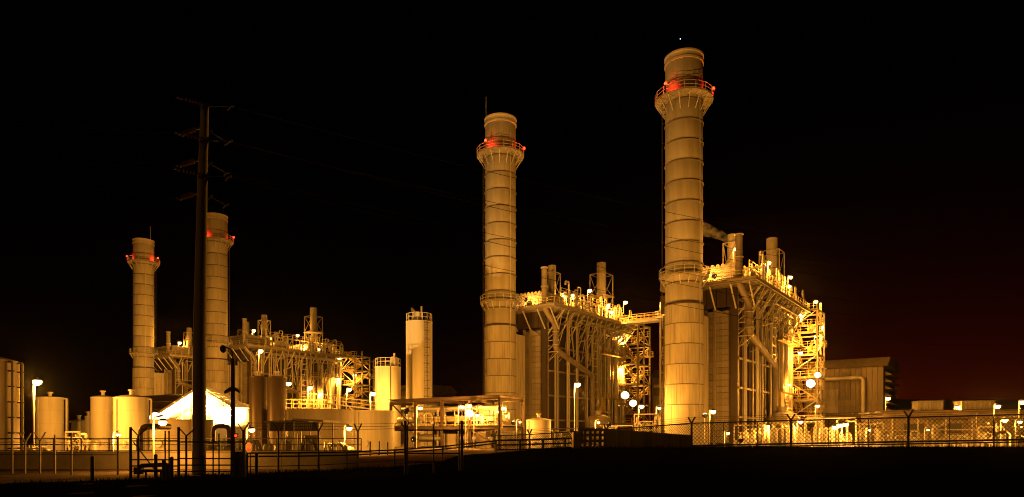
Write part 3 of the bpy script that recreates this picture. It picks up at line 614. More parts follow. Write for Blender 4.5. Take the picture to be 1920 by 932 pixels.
for y in (0, 4.5, 9):
    m = MB().beam((xl, y, zl - .15), (xa, y, za - .15), .14, .2).beam((xa, y, za - .15), (xr, y, zr - .15), .14, .2).beam((xl, y, zl - .1), (xr, y, zl - .1 if y else zl - .1), .12)
    for f in (.25, .5, .75):
        x = xl + (xr - xl) * f; zt = (zl + (za - zl) * (x - xl) / (xa - xl)) if x < xa else (za + (zr - za) * (x - xa) / (xr - xa)); m.beam((x, y, zl - .1), (x, y, zt - .15), .09)
    part('truss', m, M_GALV, t)
    for x in (xl + .1, xr - .1): part('post', MB().beam((x, y, 0), (x, y, (zl if x < 0 else zr) - .1), .2), M_GALV, t)
for i in range(9):
    x = xl + (xr - xl) * (i + .03) / 9; x2 = xl + (xr - xl) * (i + .97) / 9
    f = lambda x: (zl + (za - zl) * (x - xl) / (xa - xl)) if x < xa else (za + (zr - za) * (x - xa) / (xr - xa))
    m = MB().add([(x, 8.6, zl), (x2, 8.6, zl), (x2, 8.6, f(x2) - .02), (x, 8.6, f(x) - .02), (x, 8.68, zl), (x2, 8.68, zl), (x2, 8.68, f(x2) - .02), (x, 8.68, f(x) - .02)],
                 [(0,1,2,3),(7,6,5,4),(0,4,5,1),(1,5,6,2),(2,6,7,3),(3,7,4,0)])
    part('gable_sheet', m, M_SHEET, t)
# ================================================================ PIPE RACK
M_RUST = mat('rusty_steel', (.075, .05, .036), .75, 0, .4, .9)
RK = Vector((-1.5, 85, 0))
t = thing('pipe_rack', 'two-level open steel rack full of pipes in front of the silos', 'pipe rack', RK, ANG)
L_, D_, H1, H2 = 19.2, 5.0, 2.7, 6.4
for y in (0, 4.8, 9.6, 14.4, 19.2):
    for x in (0, 5): part('column', MB().ibeam((x, y, 0), (x, y, H2), .3, .34), M_RUST, t)
    part('cross_beam', MB().ibeam((0, y, H2 - .2), (5, y, H2 - .2), .25, .36), M_RUST, t); part('cross_beam', MB().ibeam((0, y, H1 - .2), (5, y, H1 - .2), .25, .36), M_RUST, t)
for x in (0, 5):
    for z in (H1, H2): part('longitudinal_beam', MB().ibeam((x - .05, 0, z + .02), (x - .05, 19.2, z + .02), .3, .42), M_RUST, t)
part('upper_deck', MB().bx(-.3, 5.3, -.3, 19.6, H2 + .25, H2 + .34), M_RUST, t); part('lower_deck', MB().bx(.2, 4.8, .1, 19.1, H1 + .25, H1 + .3), M_STEEL, t)
part('diagonal_brace', MB().beam((0, 14.6, H1), (0, 19, H2 - .3), .16), M_RUST, t); part('diagonal_brace', MB().beam((0, 19, H1), (0, 14.6, H2 - .3), .1), M_RAIL, t)
part('diagonal_brace', MB().beam((0, .2, .2), (0, 4.6, H1 - .3), .16), M_RUST, t)
part('railing', railing_mb(MB(), (.1, .3, H1 + .3), (.1, 14.3, H1 + .3), 8), M_RAIL, t)
for k, (x, z, r_) in enumerate(((1.4, 3.9, .42), (2.4, 3.7, .3), (3.2, 4.0, .34), (1.2, 5.3, .22), (2.0, 5.5, .18), (2.9, 5.2, .25), (3.8, 5.4, .2), (1.6, 1.3, .28), (2.8, 1.5, .35), (3.6, 1.0, .22))):
    part('rack_pipe', MB().tube([(x, .4 + .3 * k, z), (x, 19 - .5 * (k % 4), z)], r_, 12), M_PIPE, t, True)
rr_ = random.Random(5)
for k in range(16):
    y = rr_.uniform(.6, 18.6); x = rr_.uniform(.5, 2); z = rr_.uniform(4.2, 5.6); lo = rr_.choice((3.0, 3.2, .3))
    part('branch_pipe', MB().tube(route([(x, y, lo), (x, y, z), (x + 1.5, y, z), (x + 1.5, y, z - .9)], .25), rr_.choice((.08, .12, .16)), 8), M_PIPE, t, True)
for k in range(8):
    y = 1 + 2.2 * k; part('valve', MB().lathe([(.02, 3.2), (.3, 3.3), (.3, 3.7), (.12, 3.8), (.1, 4.3), (.36, 4.32), (.36, 4.38), (.02, 4.4)], 12, .7, y), M_PIPE, t, True)
for y0, y1, z1 in ((3, 4.6, 2.2), (8, 10.6, 1.9), (15.4, 17.6, 2.1)): part('control_cabinet', MB().bx(1, 2, y0, y1, .1, z1).bx(.96, 1, y0 + .1, y1 - .1, .3, z1 - .2), M_TANK2, t)
part('equipment_box', MB().bx(2, 3.6, 3.2, 5.0, H1 + .3, H1 + 2.6), M_TANK, t)
# ================================================================ SMALL PROCESS EQUIPMENT
SKG = 'pump and pipe skids at ground level'
def skid(px, Z, wpx, hpx, label, seed, yaw=ANG, m=M_PIPE):
    o = Gd(px, Z); t = thing('pipe_skid', label, 'pipe skid', o, yaw - math.pi / 2 if yaw == ANG else yaw, SKG); q = random.Random(seed)
    w = wpx / F * Z; h = hpx / F * Z
    part('skid_frame', MB().bx(-w/2, w/2, -1.2, 1.2, 0, .25), M_STEEL, t)
    for k in range(max(2, int(w / 2.2))):
        x = -w/2 + w * (k + .5) / max(2, int(w / 2.2)); r_ = q.uniform(.3, .55); hh = h * q.uniform(.45, .8)
        part('vessel', MB().lathe([(r_, .25), (r_, hh - .2), (r_ * .7, hh), (.02, hh + .1)], 14, x, .5), m, t, True)
    for k in range(int(w * 1.6) + 3):
        x = q.uniform(-w/2, w/2); z = h * q.uniform(.35, 1); x2 = max(-w/2, min(w/2, x + q.choice((-1, 1)) * q.uniform(.6, 2.5)))
        part('pipe_run', MB().tube(route([(x, -q.uniform(.2, 1.1), .2), (x, -q.uniform(.2, 1.1), z), (x2, -q.uniform(.2, 1), z), (x2, -.3, .2)], .2), q.choice((.06, .09, .14)), 7), m, t, True)
    for k in range(int(w) + 1):
        x = q.uniform(-w/2, w/2); z = h * q.uniform(.2, .5)
        part('valve', MB().tube([(x, -1, .2), (x, -1, z)], .07, 6).lathe([(.02, z), (.2, z + .03), (.2, z + .25), (.06, z + .3), (.05, z + .6), (.24, z + .62), (.24, z + .67), (.02, z + .68)], 10, x, -1), m, t)
    f = MB()
    for x in (-w/2, w/2): f.beam((x, -1.1, 0), (x, -1.1, h), .12)
    f.beam((-w/2, -1.1, h), (w/2, -1.1, h), .14)
    part('pipe_support', f, M_STEEL, t)
    return t
for px, Z, w, h, lb, sd in (
        (1412, 84, 60, 45, 'pipe skid behind the fence, right of the tallest stack', 1),
        (1462, 88, 55, 48, 'pipe skid below the domed tank right of the tallest stack', 2),
        (1513, 92, 60, 60, 'tangled pipe skid below the brightest floodlight', 3),
        (1572, 98, 64, 54, 'brightly lit pipe skid left of the low service building', 4),
        (1632, 100, 46, 44, 'pipe skid in front of the filter house corner', 5),
        (1218, 96, 48, 62, 'pipe skid left of the foot of the tallest stack', 6),
        (1165, 98, 60, 40, 'pipe skid in front of the stair tower behind the long container', 7),
        (1060, 92, 66, 36, 'pipe skid behind the rail fence right of the lit white tank', 8),
        (1690, 88, 60, 34, 'pipe skid in front of the low building canopy', 21),
        (1795, 80, 60, 38, 'pipe skid between the two thick elbow pipes', 22),
        (1858, 78, 40, 44, 'pipe skid right of the further elbow pipe', 23),
        (1908, 70, 70, 62, 'tall lit pipe skid at the right edge of the picture', 9),
        (160, 66, 60, 40, 'pipe skid in front of the small pale tanks', 10),
        (90, 58, 110, 14, 'low valve skid behind the containment wall below the street light', 11),
        (640, 62, 44, 26, 'valve skid at the foot of the brightly lit low tank', 12),
        (412, 48, 34, 34, 'piping skid just right of the power pole', 13),
        (487, 52, 44, 34, 'piping skid behind the red stop sign', 14)):
    skid(px, Z, w, h, lb, sd)
# small open shelter
t = thing('open_shelter', 'small open shelter with flat roof slabs over pump equipment', 'shelter', Gd(558, 50), R(-4))
k_ = 50 / F; zt = HT(788, 50)
for x0, x1, dz in ((-52, 2, 0), (3, 60, .12)):
    o = part('roof_slab', MB().bx(x0 * k_, x1 * k_, -1.2, 2.6, -.05, .1), M_CLAD, t, loc=(0, 0, zt + dz - .1)); o.rotation_euler = (0, R(-2.5 if x0 < 0 else 3), 0)
rib = MB().bx(0, .1, -.9, -.84, zt - .75, zt - .16).mesh('siding_strip', M_CLAD)
for k in range(9): inst('siding_strip', rib, t, (.12 + .15 * k, 0, 0))
part('siding', MB().bx(-1.7, 1.9, -.83, -.79, zt - .8, zt - .15), M_CAS, t)
for x in (-1.75, -.6, .1, 1.9):
    for y in (-.9, 2.2): part('post', MB().beam((x, y, 0), (x, y, zt - .1), .1), M_GALV, t)
t = thing('pump_unit', 'pump unit with curved pipe standing under the small open shelter', 'pump', Gd(560, 51))
part('cabinet', MB().bx(.2, 1.5, .2, 1, .1, 1.75), M_TANK2, t); part('drum', MB().lathe([(.4, .1), (.4, 1.2), (.25, 1.4), (.02, 1.45)], 16, -1, .4), M_TANK2, t, True)
part('curved_pipe', MB().tube(route([(.3, -.4, .1), (.3, -.4, 1.2), (1.1, -.4, 1.2), (1.2, -.4, .1)], .45), .14, 10), M_PIPE, t, True)
for k in range(6): part('riser', MB().tube([(-1.5 + .5 * k, -.1, .1), (-1.5 + .5 * k, -.1, 1.9 - .2 * (k % 3))], .06, 6), M_PIPE, t, True)
part('level_gauge', MB().lathe([(.02, 0), (.2, .01), (.2, .06), (.02, .07)], 16), M_TANK, t, True, (-.6, -.3, 1.5)).rotation_euler = (R(90), 0, 0)
# big elbow pipe near the canopy tank
tag(part('elbow_pipe', MB().tube(route([(0, 0, 0), (0, 0, 2.45), (1.1, 0, 2.45), (1.5, 1.5, 2.45)], .5), .24, 14), M_DARKT, None, True, Gd(265, 55)), 'thick elbow pipe standing in front of the wide pale tank', 'pipe')
tag(part('elbow_pipe', MB().tube(route([(0, 0, 0), (0, 0, 2.45), (1.2, 0, 2.45), (1.2, 0, 0)], .45), .17, 14), M_DARKT, None, True, Gd(400, 52)), 'arched pipe right of the power pole', 'pipe')
# right side service building
M_SERV = mat('service_wall', (.15, .125, .10), .7, 0, .35, .6, 1)
t = thing('service_building', 'long low building behind the fence at the right', 'building', Gd(1655, 100), R(-14))
part('wall', MB().bx(0, 40, 0, 12, 0, 5.0), M_SERV, t); part('roof', MB().bx(-.4, 40.4, -.6, 12.4, 5.003, 5.3), M_CAS, t)
wp = MB().bx(.04, 1.96, -.07, 0, .3, 4.7).mesh('wall_panel', M_SERV)
for k in range(20): inst('wall_panel', wp, t, (2 * k, 0, 0))
for x in (2.8, 7.6): part('window', MB().bx(x, x + 2.6, -.12, -.072, 2.0, 3.4), M_BLACK, t)
for x in (13, 24.5): part('door', MB().bx(x, x + 1.1, -.13, -.072, .02, 2.2).bx(x + .9, x + 1.0, -.2, -.13, 1.0, 1.1), M_RUST, t)
part('gutter', MB().beam((-.4, -.68, 4.98), (40.4, -.68, 4.98), .16, .16), M_RUST, t)
for x in (12, 20, 30): part('downpipe', MB().tube([(x, -.62, 4.95), (x, -.2, 4.6), (x, -.2, .1)], .06, 6), M_GALV, t, True)
part('canopy', MB().bx(.5, 11, -2.2, -.1, 4.05, 4.25), M_RUST, t)
for x in (.7, 4, 7.5, 10.8): part('canopy_post', MB().beam((x, -2.1, 0), (x, -2.1, 4.05), .16), M_STEEL, t)
for px, lb in ((1752, 'thick vertical elbow pipe in front of the low building, nearer the forked fence post'), (1838, 'thick vertical elbow pipe in front of the low building, further right')):
    tag(part('elbow_pipe', MB().tube(route([(0, 0, 0), (0, 0, 2.9), (1.0, 0, 3.1), (1.4, 1.6, 3.0)], .5), .3, 14), M_PIPE, None, True, Gd(px, 84)), lb, 'pipe', 'elbow pipes by the low building')
for px, w_, lb in ((1722, 26, 'ribbed cooler box on the roof beside the roof lamp nearer the filter house'), (1803, 34, 'larger ribbed cooler box on the low building roof')):
    t = thing('cooler_box', lb, 'cooler', P(px, HY - (5.3 - EYE) * F / 103, 103), R(-14), 'cooler boxes on the low building')
    wd = w_ / F * 103
    part('body', MB().bx(0, wd * 1.6, 0, 3, 0, 1.5), M_CLAD, t)
    rb = MB().bx(0, .12, -.1, 0, .05, 1.5).mesh('rib', M_CLAD)
    for k in range(int(wd * 1.6 / .34)): inst('rib', rb, t, (.05 + .34 * k, 0, 0))
    part('lid', MB().bx(-.1, wd * 1.6 + .1, -.15, 3.1, 1.503, 1.6), M_CLAD, t)
t = thing('far_hall', 'long dim hall roofline behind the low building at the right', 'building', Gd(1662, 150), R(-6))
part('wall', MB().bx(0, 90, 0, 20, 0, 7.5), M_HALL, t)
part('roof', MB().add([(-.5, -.5, 7.5), (90, -.5, 7.5), (90, 20, 7.5), (-.5, 20, 7.5), (-.5, 9, 10), (90, 9, 10)], [(0, 1, 5, 4), (2, 3, 4, 5), (3, 0, 4), (1, 2, 5), (3, 2, 1, 0)]), M_HALL, t)
for k in range(30): part('wall_rib', MB().bx(3 * k, 3 * k + .2, -.12, 0, 0, 7.4), M_HALL, t)
# railed platforms in front of the far unit
t = thing('railed_platform', 'yellow railed platform to the right of the dark vessels', 'platform', Gd(536, 118), R(0))
part('deck', MB().bx(0, 8, 0, 3, HT(766, 118) - .1, HT(766, 118)), M_STEEL, t)
for y in (0, 3): part('railing', railing_mb(MB(), (0, y, HT(766, 118)), (8, y, HT(766, 118)), 6, 1.6, .12), M_RAIL, t)
for x in (.2, 7.8):
    for y in (.1, 2.9): part('leg', MB().beam((x, y, 0), (x, y, HT(766, 118) - .1), .2), M_STEEL, t)
t = thing('walkway_ramp', 'sloping railed walkway left of the short silo', 'walkway', Gd(612, 112))
za_, zb_ = HT(757, 112), HT(770, 112)
part('deck', MB().beam((0, 0, za_), (9, -1, zb_), 1.4, .15), M_STEEL, t); part('railing', railing_mb(MB(), (0, -.7, za_), (9, -1.7, zb_), 6, 1.3, .1), M_RAIL, t); part('railing', railing_mb(MB(), (0, .7, za_), (9, -.3, zb_), 6, 1.3, .1), M_RAIL, t)
for f in (.1, .5, .9): part('leg', MB().beam((9 * f, -f, 0), (9 * f, -f, za_ + (zb_ - za_) * f - .1), .2), M_STEEL, t)
# ================================================================ POWER POLE AND WIRES
PZ = 31.0; po = Gd(373, PZ); ph_ = HT(198, PZ)
t = thing('power_pole', 'tall dark wooden power pole with stacked insulators, crossing the canopy', 'power pole', po)
part('pole', MB().tube([(0, 0, -.3), (.02, 0, 6), (.16, 0, ph_ * .8), (.27, 0, ph_)], [.30, .275, .21, .17], 16), M_WOOD, t, True)
k_ = PZ / F
LE, RE = [], []
for i, (x0, x1, y, hx, hy) in enumerate(((354, 395, 201, 447, 217), (321, 366, 236, 410, 250), (351, 394, 265, 445, 280), (317, 364, 296, 408, 310), (350, 391, 331, 443, 345), (317, 362, 359, 407, 371))):
    yo = -.9 if i % 2 == 0 else .9
    z = HT(y, PZ); a = Vector(((x0 - 373) * k_, yo, z)); b = Vector(((x1 - 373) * k_, yo * .25, z - .03))
    st = part('insulator_string', MB().tube([a, b], .02, 5), M_BLACK, t)
    m = MB()
    for j in range(6):
        c = a.lerp(b, .24 + .115 * j); d = (b - a).normalized(); m.tube([c - d * .05, c, c + d * .02], [.05, .12, .03], 10)
    part('insulator_disc', m, M_INS, st, True)
    part('clamp', MB().tube([a + Vector((-.12, 0, .03)), a, a + Vector((.1, 0, -.08))], .05, 6), M_ARM, st)
    part('arm', MB().beam(b, (b.x + (.2 - b.x) * .8, 0, z - .1), .08).beam((.2, 0, z - .55), (.62 if i % 2 == 0 else .4, yo * .5, z - .02), .09), M_ARM, t)
    h_ = Vector(((hx - 373) * k_, yo, HT(hy, PZ)))
    s2 = part('insulator_string', MB().tube([(.3, yo * .3, z - .1), h_], .018, 5), M_BLACK, t)
    part('clamp', MB().tube([h_ + Vector((-.14, 0, -.16)), h_, h_ + Vector((.16, 0, .02))], .045, 6), M_ARM, s2, True)
    LE.append(po + a); RE.append(po + h_)
def sagwire(p, q, sag, n_=28):
    return [p.lerp(q, i / n_) - Vector((0, 0, 4 * sag * (i / n_) * (1 - i / n_))) for i in range(n_ + 1)]
WL = ('top wire running right from the power pole', 'second wire from the top running right from the power pole', 'third wire from the top running right from the power pole', 'third wire from the bottom running right from the power pole', 'second wire from the bottom running right from the power pole', 'bottom wire running right from the power pole')
WL2 = ('topmost', 'second highest', 'third highest', 'fourth highest', 'fifth highest', 'lowest')
for i in range(6):
    e = Vector((44, 62, 17.2 - 1.55 * i))
    tag(part('power_wire', MB().tube(sagwire(RE[i], e, 1.0), .014, 5), M_WIRE, None, True), WL[i], 'wire', 'wires on the power pole')
    e = P(-150, (236 + 24 * i) - .125 * 480, 26.5)
    tag(part('power_wire', MB().tube(sagwire(LE[i], e, .15, 16), .007, 5), M_WIRE, None, True), WL2[i] + ' wire running left from the power pole', 'wire', 'wires on the power pole')
# dark unlit street light
LZ = 29.0; t = thing('street_light', 'dark unlit street light with a drooping lamp, right of the power pole', 'street light', Gd(437, LZ))
zt = HT(672, LZ)
part('pole', MB().tube([(0, 0, 0), (0, 0, zt)], [.11, .085], 10), M_BLACK, t, True)
part('arm', MB().tube(route([(0, 0, zt - .1), (-.02, 0, zt + .35), (-.35, 0, zt + .5)], .2), .03, 6), M_BLACK, t, True)
part('lamp_head', MB().ball((-.42, 0, zt + .4), .14, 10, 1.2), M_BLACK, t, True)
for s in (-1, 1): part('floodlight_head', MB().add([(s*.08, -.12, HT(726, LZ)), (s*.32, -.12, HT(733, LZ)), (s*.32, .12, HT(733, LZ)), (s*.08, .12, HT(726, LZ)), (s*.08, -.12, HT(732, LZ)), (s*.34, -.12, HT(738, LZ)), (s*.34, .12, HT(738, LZ)), (s*.08, .12, HT(732, LZ))],
    [(0,1,2,3),(7,6,5,4),(0,4,5,1),(1,5,6,2),(2,6,7,3),(3,7,4,0)]), M_BLACK, t)
part('junction_box', MB().bx(-.02, .14, -.14, -.1, HT(758, LZ), HT(749, LZ)), M_BLACK, t)
t = thing('signal_light', 'small red light on the dark street light pole', 'light', P(442, 817, LZ - .2))
part('lens', MB().ball((0, 0, 0), .055, 10), M_REDL, t, True); part('housing', MB().bx(-.06, .06, .05, .12, -.08, .1), M_BLACK, t)
t = thing('utility_cabinet', 'dark green cabinet at the foot of the unlit street light', 'cabinet', Gd(450, 28.3))
part('body', MB().bx(-.28, .2, -.2, .2, -.2, 1.05), mat('cabinet_green', (.03, .032, .016), .7), t); part('lid', MB().bx(-.3, .22, -.22, .22, 1.053, 1.1), M_BLACK, t); part('conduit', MB().tube([(.3, 0, 0), (.3, 0, 1.0)], .035, 6).tube([(.38, .1, 0), (.38, .1, 1.0)], .03, 6), M_BLACK, t)
# stop sign
t = thing('stop_sign', 'red eight-sided stop sign on a thin post', 'sign', Gd(467, 34.3), R(-30))
m = MB(); zc = HT(839, 34.3); rs = .26
oc = lambda r_, y: [(math.cos(R(22.5 + 45 * k)) * r_, y, zc + math.sin(R(22.5 + 45 * k)) * r_) for k in range(8)]
part('border', MB().add(oc(rs, -.01) + oc(rs, .01), [tuple(range(8)), tuple(reversed(range(8, 16)))] + [(k, k + 8, (k + 1) % 8 + 8, (k + 1) % 8) for k in range(8)]), M_SIGNW, t)
part('face', MB().add(oc(rs * .9, -.016), [tuple(range(8))]), M_RED, t)
fc = bpy.data.curves.new('lettering', 'FONT'); fc.body = 'STOP'; fc.size = .17; fc.align_x = 'CENTER'; fc.align_y = 'CENTER'; fc.extrude = .002; fc.materials.append(M_SIGNW)
ft = bpy.data.objects.new('lettering_source', fc); C.objects.link(ft); bpy.context.view_layer.update()
lm_ = bpy.data.meshes.new_from_object(ft.evaluated_get(bpy.context.evaluated_depsgraph_get())); bpy.data.objects.remove(ft)
fo = inst('lettering', lm_, t, (0, -.019, zc)); fo.rotation_euler = (R(90), 0, 0)
part('post', MB().beam((0, .03, 0), (0, .03, zc + .15), .04), M_GALV, t)
# ================================================================ FENCES AND WALLS
t = thing('containment_wall', 'low concrete wall with pipe rail at the left', 'wall', (-32, 36, 0), R(-1))
for k in range(12): part('wall_segment', MB().bx(2.0 * k + .01, 2.0 * k + 1.99, -.12, .12, -.1, .86), M_WALL, t)
part('coping', MB().bx(-.1, 24.1, -.17, .17, .863, .93), M_WALL, t)
m = railing_mb(MB(), (0, .6, .85), (24, .6, .85), 16, .75, .05); part('pipe_rail', m, M_POST, t)
def fence(name, label, pts, tall, arms, mesh, rails, strands=3, postr=.045, mid=None, fm=None, hts=None, cat='fence', group=None, ztop=None):
    """pts: (px, Z, base z); one post at each, tall above the base"""
    w_ = [Gd(px, Z, z) for px, Z, z in pts]; t = thing(name, label, cat, w_[0], 0, group); w_ = [q - w_[0] for q in w_]
    t0 = tall; fm = fm or M_POST; arms0 = arms
    for i, p in enumerate(w_):
        if hts: tall, arms = hts[i]
        m = MB().tube([p - Vector((0, 0, .6)), p + Vector((0, 0, tall))], postr, 8)
        d = (w_[min(i + 1, len(w_) - 1)] - w_[max(i - 1, 0)]).normalized(); nn = Vector((d.y, -d.x, 0))
        if arms:
            e = d * .26 + Vector((0, 0, .42)); e2 = d * -.26 + Vector((0, 0, .42))
            for q in (e, e2): m.beam(p + Vector((0, 0, tall - .02)), p + Vector((0, 0, tall)) + q, postr * 1.1)
        part('post', m, fm, t, True)
    tall = t0
    for i in range(len(w_) - 1):
        p, q = w_[i], w_[i + 1]; L = (q - p).length
        for f in (mid or ()):
            c = p.lerp(q, f); part('line_post', MB().tube([c - Vector((0, 0, .5)), c + Vector((0, 0, tall))], .03, 6), M_POST, t)
        for hz, rr in rails: part('rail', MB().tube([p + Vector((0, 0, hz)), q + Vector((0, 0, hz))], rr, 6), M_POST, t)
        for k in range(strands):
            a = Vector((0, 0, tall + .12 + .14 * k)); part('barbed_wire', MB().tube(sagwire(p + a, q + a, .02, 8), .011, 4), M_POST, t)
        if mesh:
            m = MB(); u = (q - p); st, wr = (.26, .019) if i >= 3 else (.19, .017); hgt = tall - mesh; k = -hgt
            def pt(s_, z_): f = s_ / L; return p + u * f + Vector((0, 0, mesh + z_))
            while k < L:
                for sg in (0, 1):
                    s0, s1 = k, k + hgt; z0, z1 = (0, hgt) if sg == 0 else (hgt, 0)
                    a0_, a1_ = max(0, s0), min(L, s1)
                    if a1_ - a0_ > .02:
                        za2 = z0 + (z1 - z0) * (a0_ - s0) / hgt; zb2 = z0 + (z1 - z0) * (a1_ - s0) / hgt
                        m.tube([pt(a0_, za2), pt(a1_, zb2)], wr, 3)
                k += st
            o = part('wire_mesh', m, M_BLACK, t); o['kind'] = 'stuff'
    return t
fence('chain_link_fence', 'long chain-link fence with forked barbed-wire posts on the bank at right', [(928, 62, .0), (993, 59, .12), (1137, 54, .5), (1297, 48, .9), (1483, 46.2, 1.06), (1703, 44.3, 1.22), (1945, 42.4, 1.38)], 1.72, True, .1, ((1.7, .05), (.12, .07), (-.02, .055)), mid=(.33, .67), postr=.085)
fence('wire_fence', 'wire fence with forked posts behind the pipe guard rail', [(456, 31, 0), (522, 31.5, 0), (597, 32.5, 0), (671, 35, 0), (760, 37.5, .1)], 1.95, True, 0, ((.35, .02),), 3)
fence('wire_fence', 'wire fence along the containment wall at the far left', [(-20, 31, 0), (23, 31.5, 0), (47, 31.5, 0), (75, 31.5, 0), (103, 31.5, 0), (134, 30.5, 0), (221, 30.5, 0)], 1.35, True, 0, ((1.35, .02), (.9, .02)), 2, fm=M_STEEL, hts=[(1.5, True), (1.8, False), (1.45, True), (1.5, True), (1.8, False), (1.9, False), (1.75, False)])
fence('pipe_guard_rail', 'long double pipe guard rail between the stop sign and the rail fence', [(462, 32.5, 0), (560, 33, 0), (650, 34.5, 0), (740, 37, .05), (830, 39, .2), (930, 42, .5)], .92, False, 0, ((.92, .045), (.76, .045)), 0, .05, cat='guard rail')
fence('rail_fence', 'dark three-rail fence between the pipe rack and the long container', [(930, 45, .62), (975, 44.5, .65), (1018, 44, .7), (1060, 44, .75), (1082, 44, .78)], .85, False, 0, ((.8, .07), (.5, .06), (.18, .06)), 0, .09)
def gate(label, px0, px1, Z, h, verts, rails, diag, arms):
    a, b = Gd(px0, Z), Gd(px1, Z); t = thing('gate', label, 'gate', a); d = b - a
    for f in (0, 1):
        m = MB().tube([d * f + Vector((0, 0, -.3)), d * f + Vector((0, 0, h))], .055, 10)
        if arms:
            q = d * f + Vector((.28, .05, h - .35)); m.tube([d * f + Vector((.28, .05, -.2)), q], .045, 8); m.beam(q, q + Vector((.36, 0, .3)), .045); m.beam(d * f + Vector((0, 0, h - .02)), q, .04)
        part('gate_post', m, M_POST, t, True)
    for f in verts: part('upright', MB().tube([d * f + Vector((0, 0, .05)), d * f + Vector((0, 0, h - .15))], .03, 8), M_POST, t)
    for z in rails: part('rail', MB().tube([Vector((0, 0, z)), d + Vector((0, 0, z))], .028, 8), M_POST, t)
    if diag: part('brace', MB().tube([d * diag[0] + Vector((0, 0, diag[1])), d * diag[2] + Vector((0, 0, diag[3]))], .026, 8), M_POST, t)
    return t
gate('wide pipe gate in front of the canopy with a slanting brace', 245, 335, 27.2, 2.1, (.72, .8), (1.55, .8, .55, .32), (.06, 1.5, .5, .4), True)
gate('wide pipe gate leaf between the power pole and the stop sign', 335, 457, 28, 2.0, (.53, .62, .85), (1.5, .82, .55, .3), None, False)
gate('narrow tall gate in front of the steel pipe rack', 760, 866, 27, 2.35, (.04, .5, .95), (1.98, 1.05, .72), None, False)
for px, Z, hh, lb in ((173, 26, .95, 'short thick bollard left of the pipe gate'), (307, 26.5, .8, 'short bollard inside the wide pipe gate'), (292, 27, 1.0, 'dark bollard beside the low pipe manifold'), (322, 26.8, .9, 'bollard right of the low pipe manifold'), (481, 29, 1.0, 'square dark post right of the cabinet'), (711, 60, 1.2, 'thick bollard below the brightly lit low tank'), (694, 58, 1.2, 'thin bollard left of the thick one below the lit tank'), (727, 60, 1.1, 'bollard nearest the left end of the pipe rack')):
    t = thing('bollard', lb, 'bollard', Gd(px, Z), 0, 'bollards along the fence line')
    part('post', MB().lathe([(.065, -.2), (.065, hh - .05)], 12), M_BLACK, t, True); part('cap', MB().lathe([(.07, hh - .06), (.066, hh), (.02, hh + .04)], 12), M_BLACK, t, True)
t = thing('pipe_manifold', 'low dark pipe manifold with flanges inside the gate', 'pipe', Gd(262, 27.4))
part('header', MB().tube(route([(0, 0, .3), (0, 0, .55), (1.15, 0, .6), (1.15, 0, .02)], .14), .085, 10), M_BLACK, t, True); part('lower_pipe', MB().tube([(-.1, .1, .34), (1.0, .1, .34)], .06, 8), M_BLACK, t, True)
part('valve_block', MB().bx(-.18, .1, -.12, .12, .22, .5), M_BLACK, t); part('flange', MB().lathe([(.09, .38), (.15, .38), (.15, .44), (.09, .44)], 12, 1.15, 0), M_BLACK, t); part('leg', MB().beam((.2, .1, 0), (.2, .1, .34), .06).beam((.8, .1, 0), (.8, .1, .34), .06), M_BLACK, t)
# long container on the bank
CZ = 41.0; t = thing('tank_trailer', 'long dark container with pierced end frame on the bank, below the floodlights', 'container', Gd(1084, CZ, .85))
k_ = CZ / F; h1, h2 = HT(804, CZ) - .85, HT(816, CZ) - .85; M_CONT = mat('container_paint', (.15, .13, .10), .6, 0, .3, .6, 1)
X0, X1 = (1136 - 1084) * k_, (1297 - 1084) * k_
part('body', MB().add([(X0, 0, .1), (X1, 0, .1), (X1, 2.2, .1), (X0, 2.2, .1), (X0, 0, h1), (X1, 0, h2), (X1, 2.2, h2), (X0, 2.2, h1)], [(3,2,1,0),(4,5,6,7),(0,1,5,4),(1,2,6,5),(2,3,7,6),(3,0,4,7)]), M_CONT, t)
for i in range(7):
    x = X0 + (X1 - X0) * i / 7 + .03; x2 = X0 + (X1 - X0) * (i + 1) / 7 - .03; hh = h1 + (h2 - h1) * (i + 1) / 7
    part('side_panel', MB().bx(x, x2, -.03, 0, .3, hh - .1), M_CONT, t); part('stake', MB().bx(x - .06, x - .0, -.07, -.031, .1, hh - .05), M_CONT, t)
part('base_rail', MB().bx(-.2, X1, -.08, 2.2, -.1, .098), M_CONT, t)
ef = MB(); xs_ = [0, .32, .62, .92, 1.22, 1.52, X0 - .01]
for i in range(6): ef.bx(xs_[i], xs_[i] + (.16 if i % 2 else .2), 0, .1, .1, h1)
for z in (.1, .5, .85, h1 - .14): ef.bx(0, X0, .11, .2, z, z + .16)
part('end_frame', ef, M_CONT, t); part('hose_reel', MB().bx(-.28, 0, 0, 1, .1, h1 - .2), M_CONT, t)
# ================================================================ LIT LAMPS
def stand(p, h):
    """height of the pole that reaches whatever the lamp stands on"""
    for un in (UA, UB, UC, UD):
        d = p - un; x, y = d.dot(UX), d.dot(UY)
        if 2.5 < x < 37 and -10.1 < y < 8.5 and p.z > 25.5: return p.z - 25.18
        if 33 < x < 46 and -13 < y < -3: k = p.z % 2.117; return k if k > .6 else k + 2.117
    q = p - RK; x, y = q.dot(UX), q.dot(UY)
    if 0 < x < 5 and 0 < y < 19.3: return p.z - 3.0 if p.z > 3.3 else h
    q = p - Gd(1655, 100); x = q.x * math.cos(R(14)) - q.y * math.sin(R(14)); y = q.x * math.sin(R(14)) + q.y * math.cos(R(14))
    if 0 < x < 40 and -.5 < y < 12 and p.z > 5.4: return p.z - 5.3
    return p.z if p.z < 11.5 else h
def a_roof(px, py, Z, h, w, lb, r=.32, **k):
    h = stand(P(px, py, Z), h); return pole_lamp(P(px, py, Z), h, w, lb, r, group=POLE, **k)
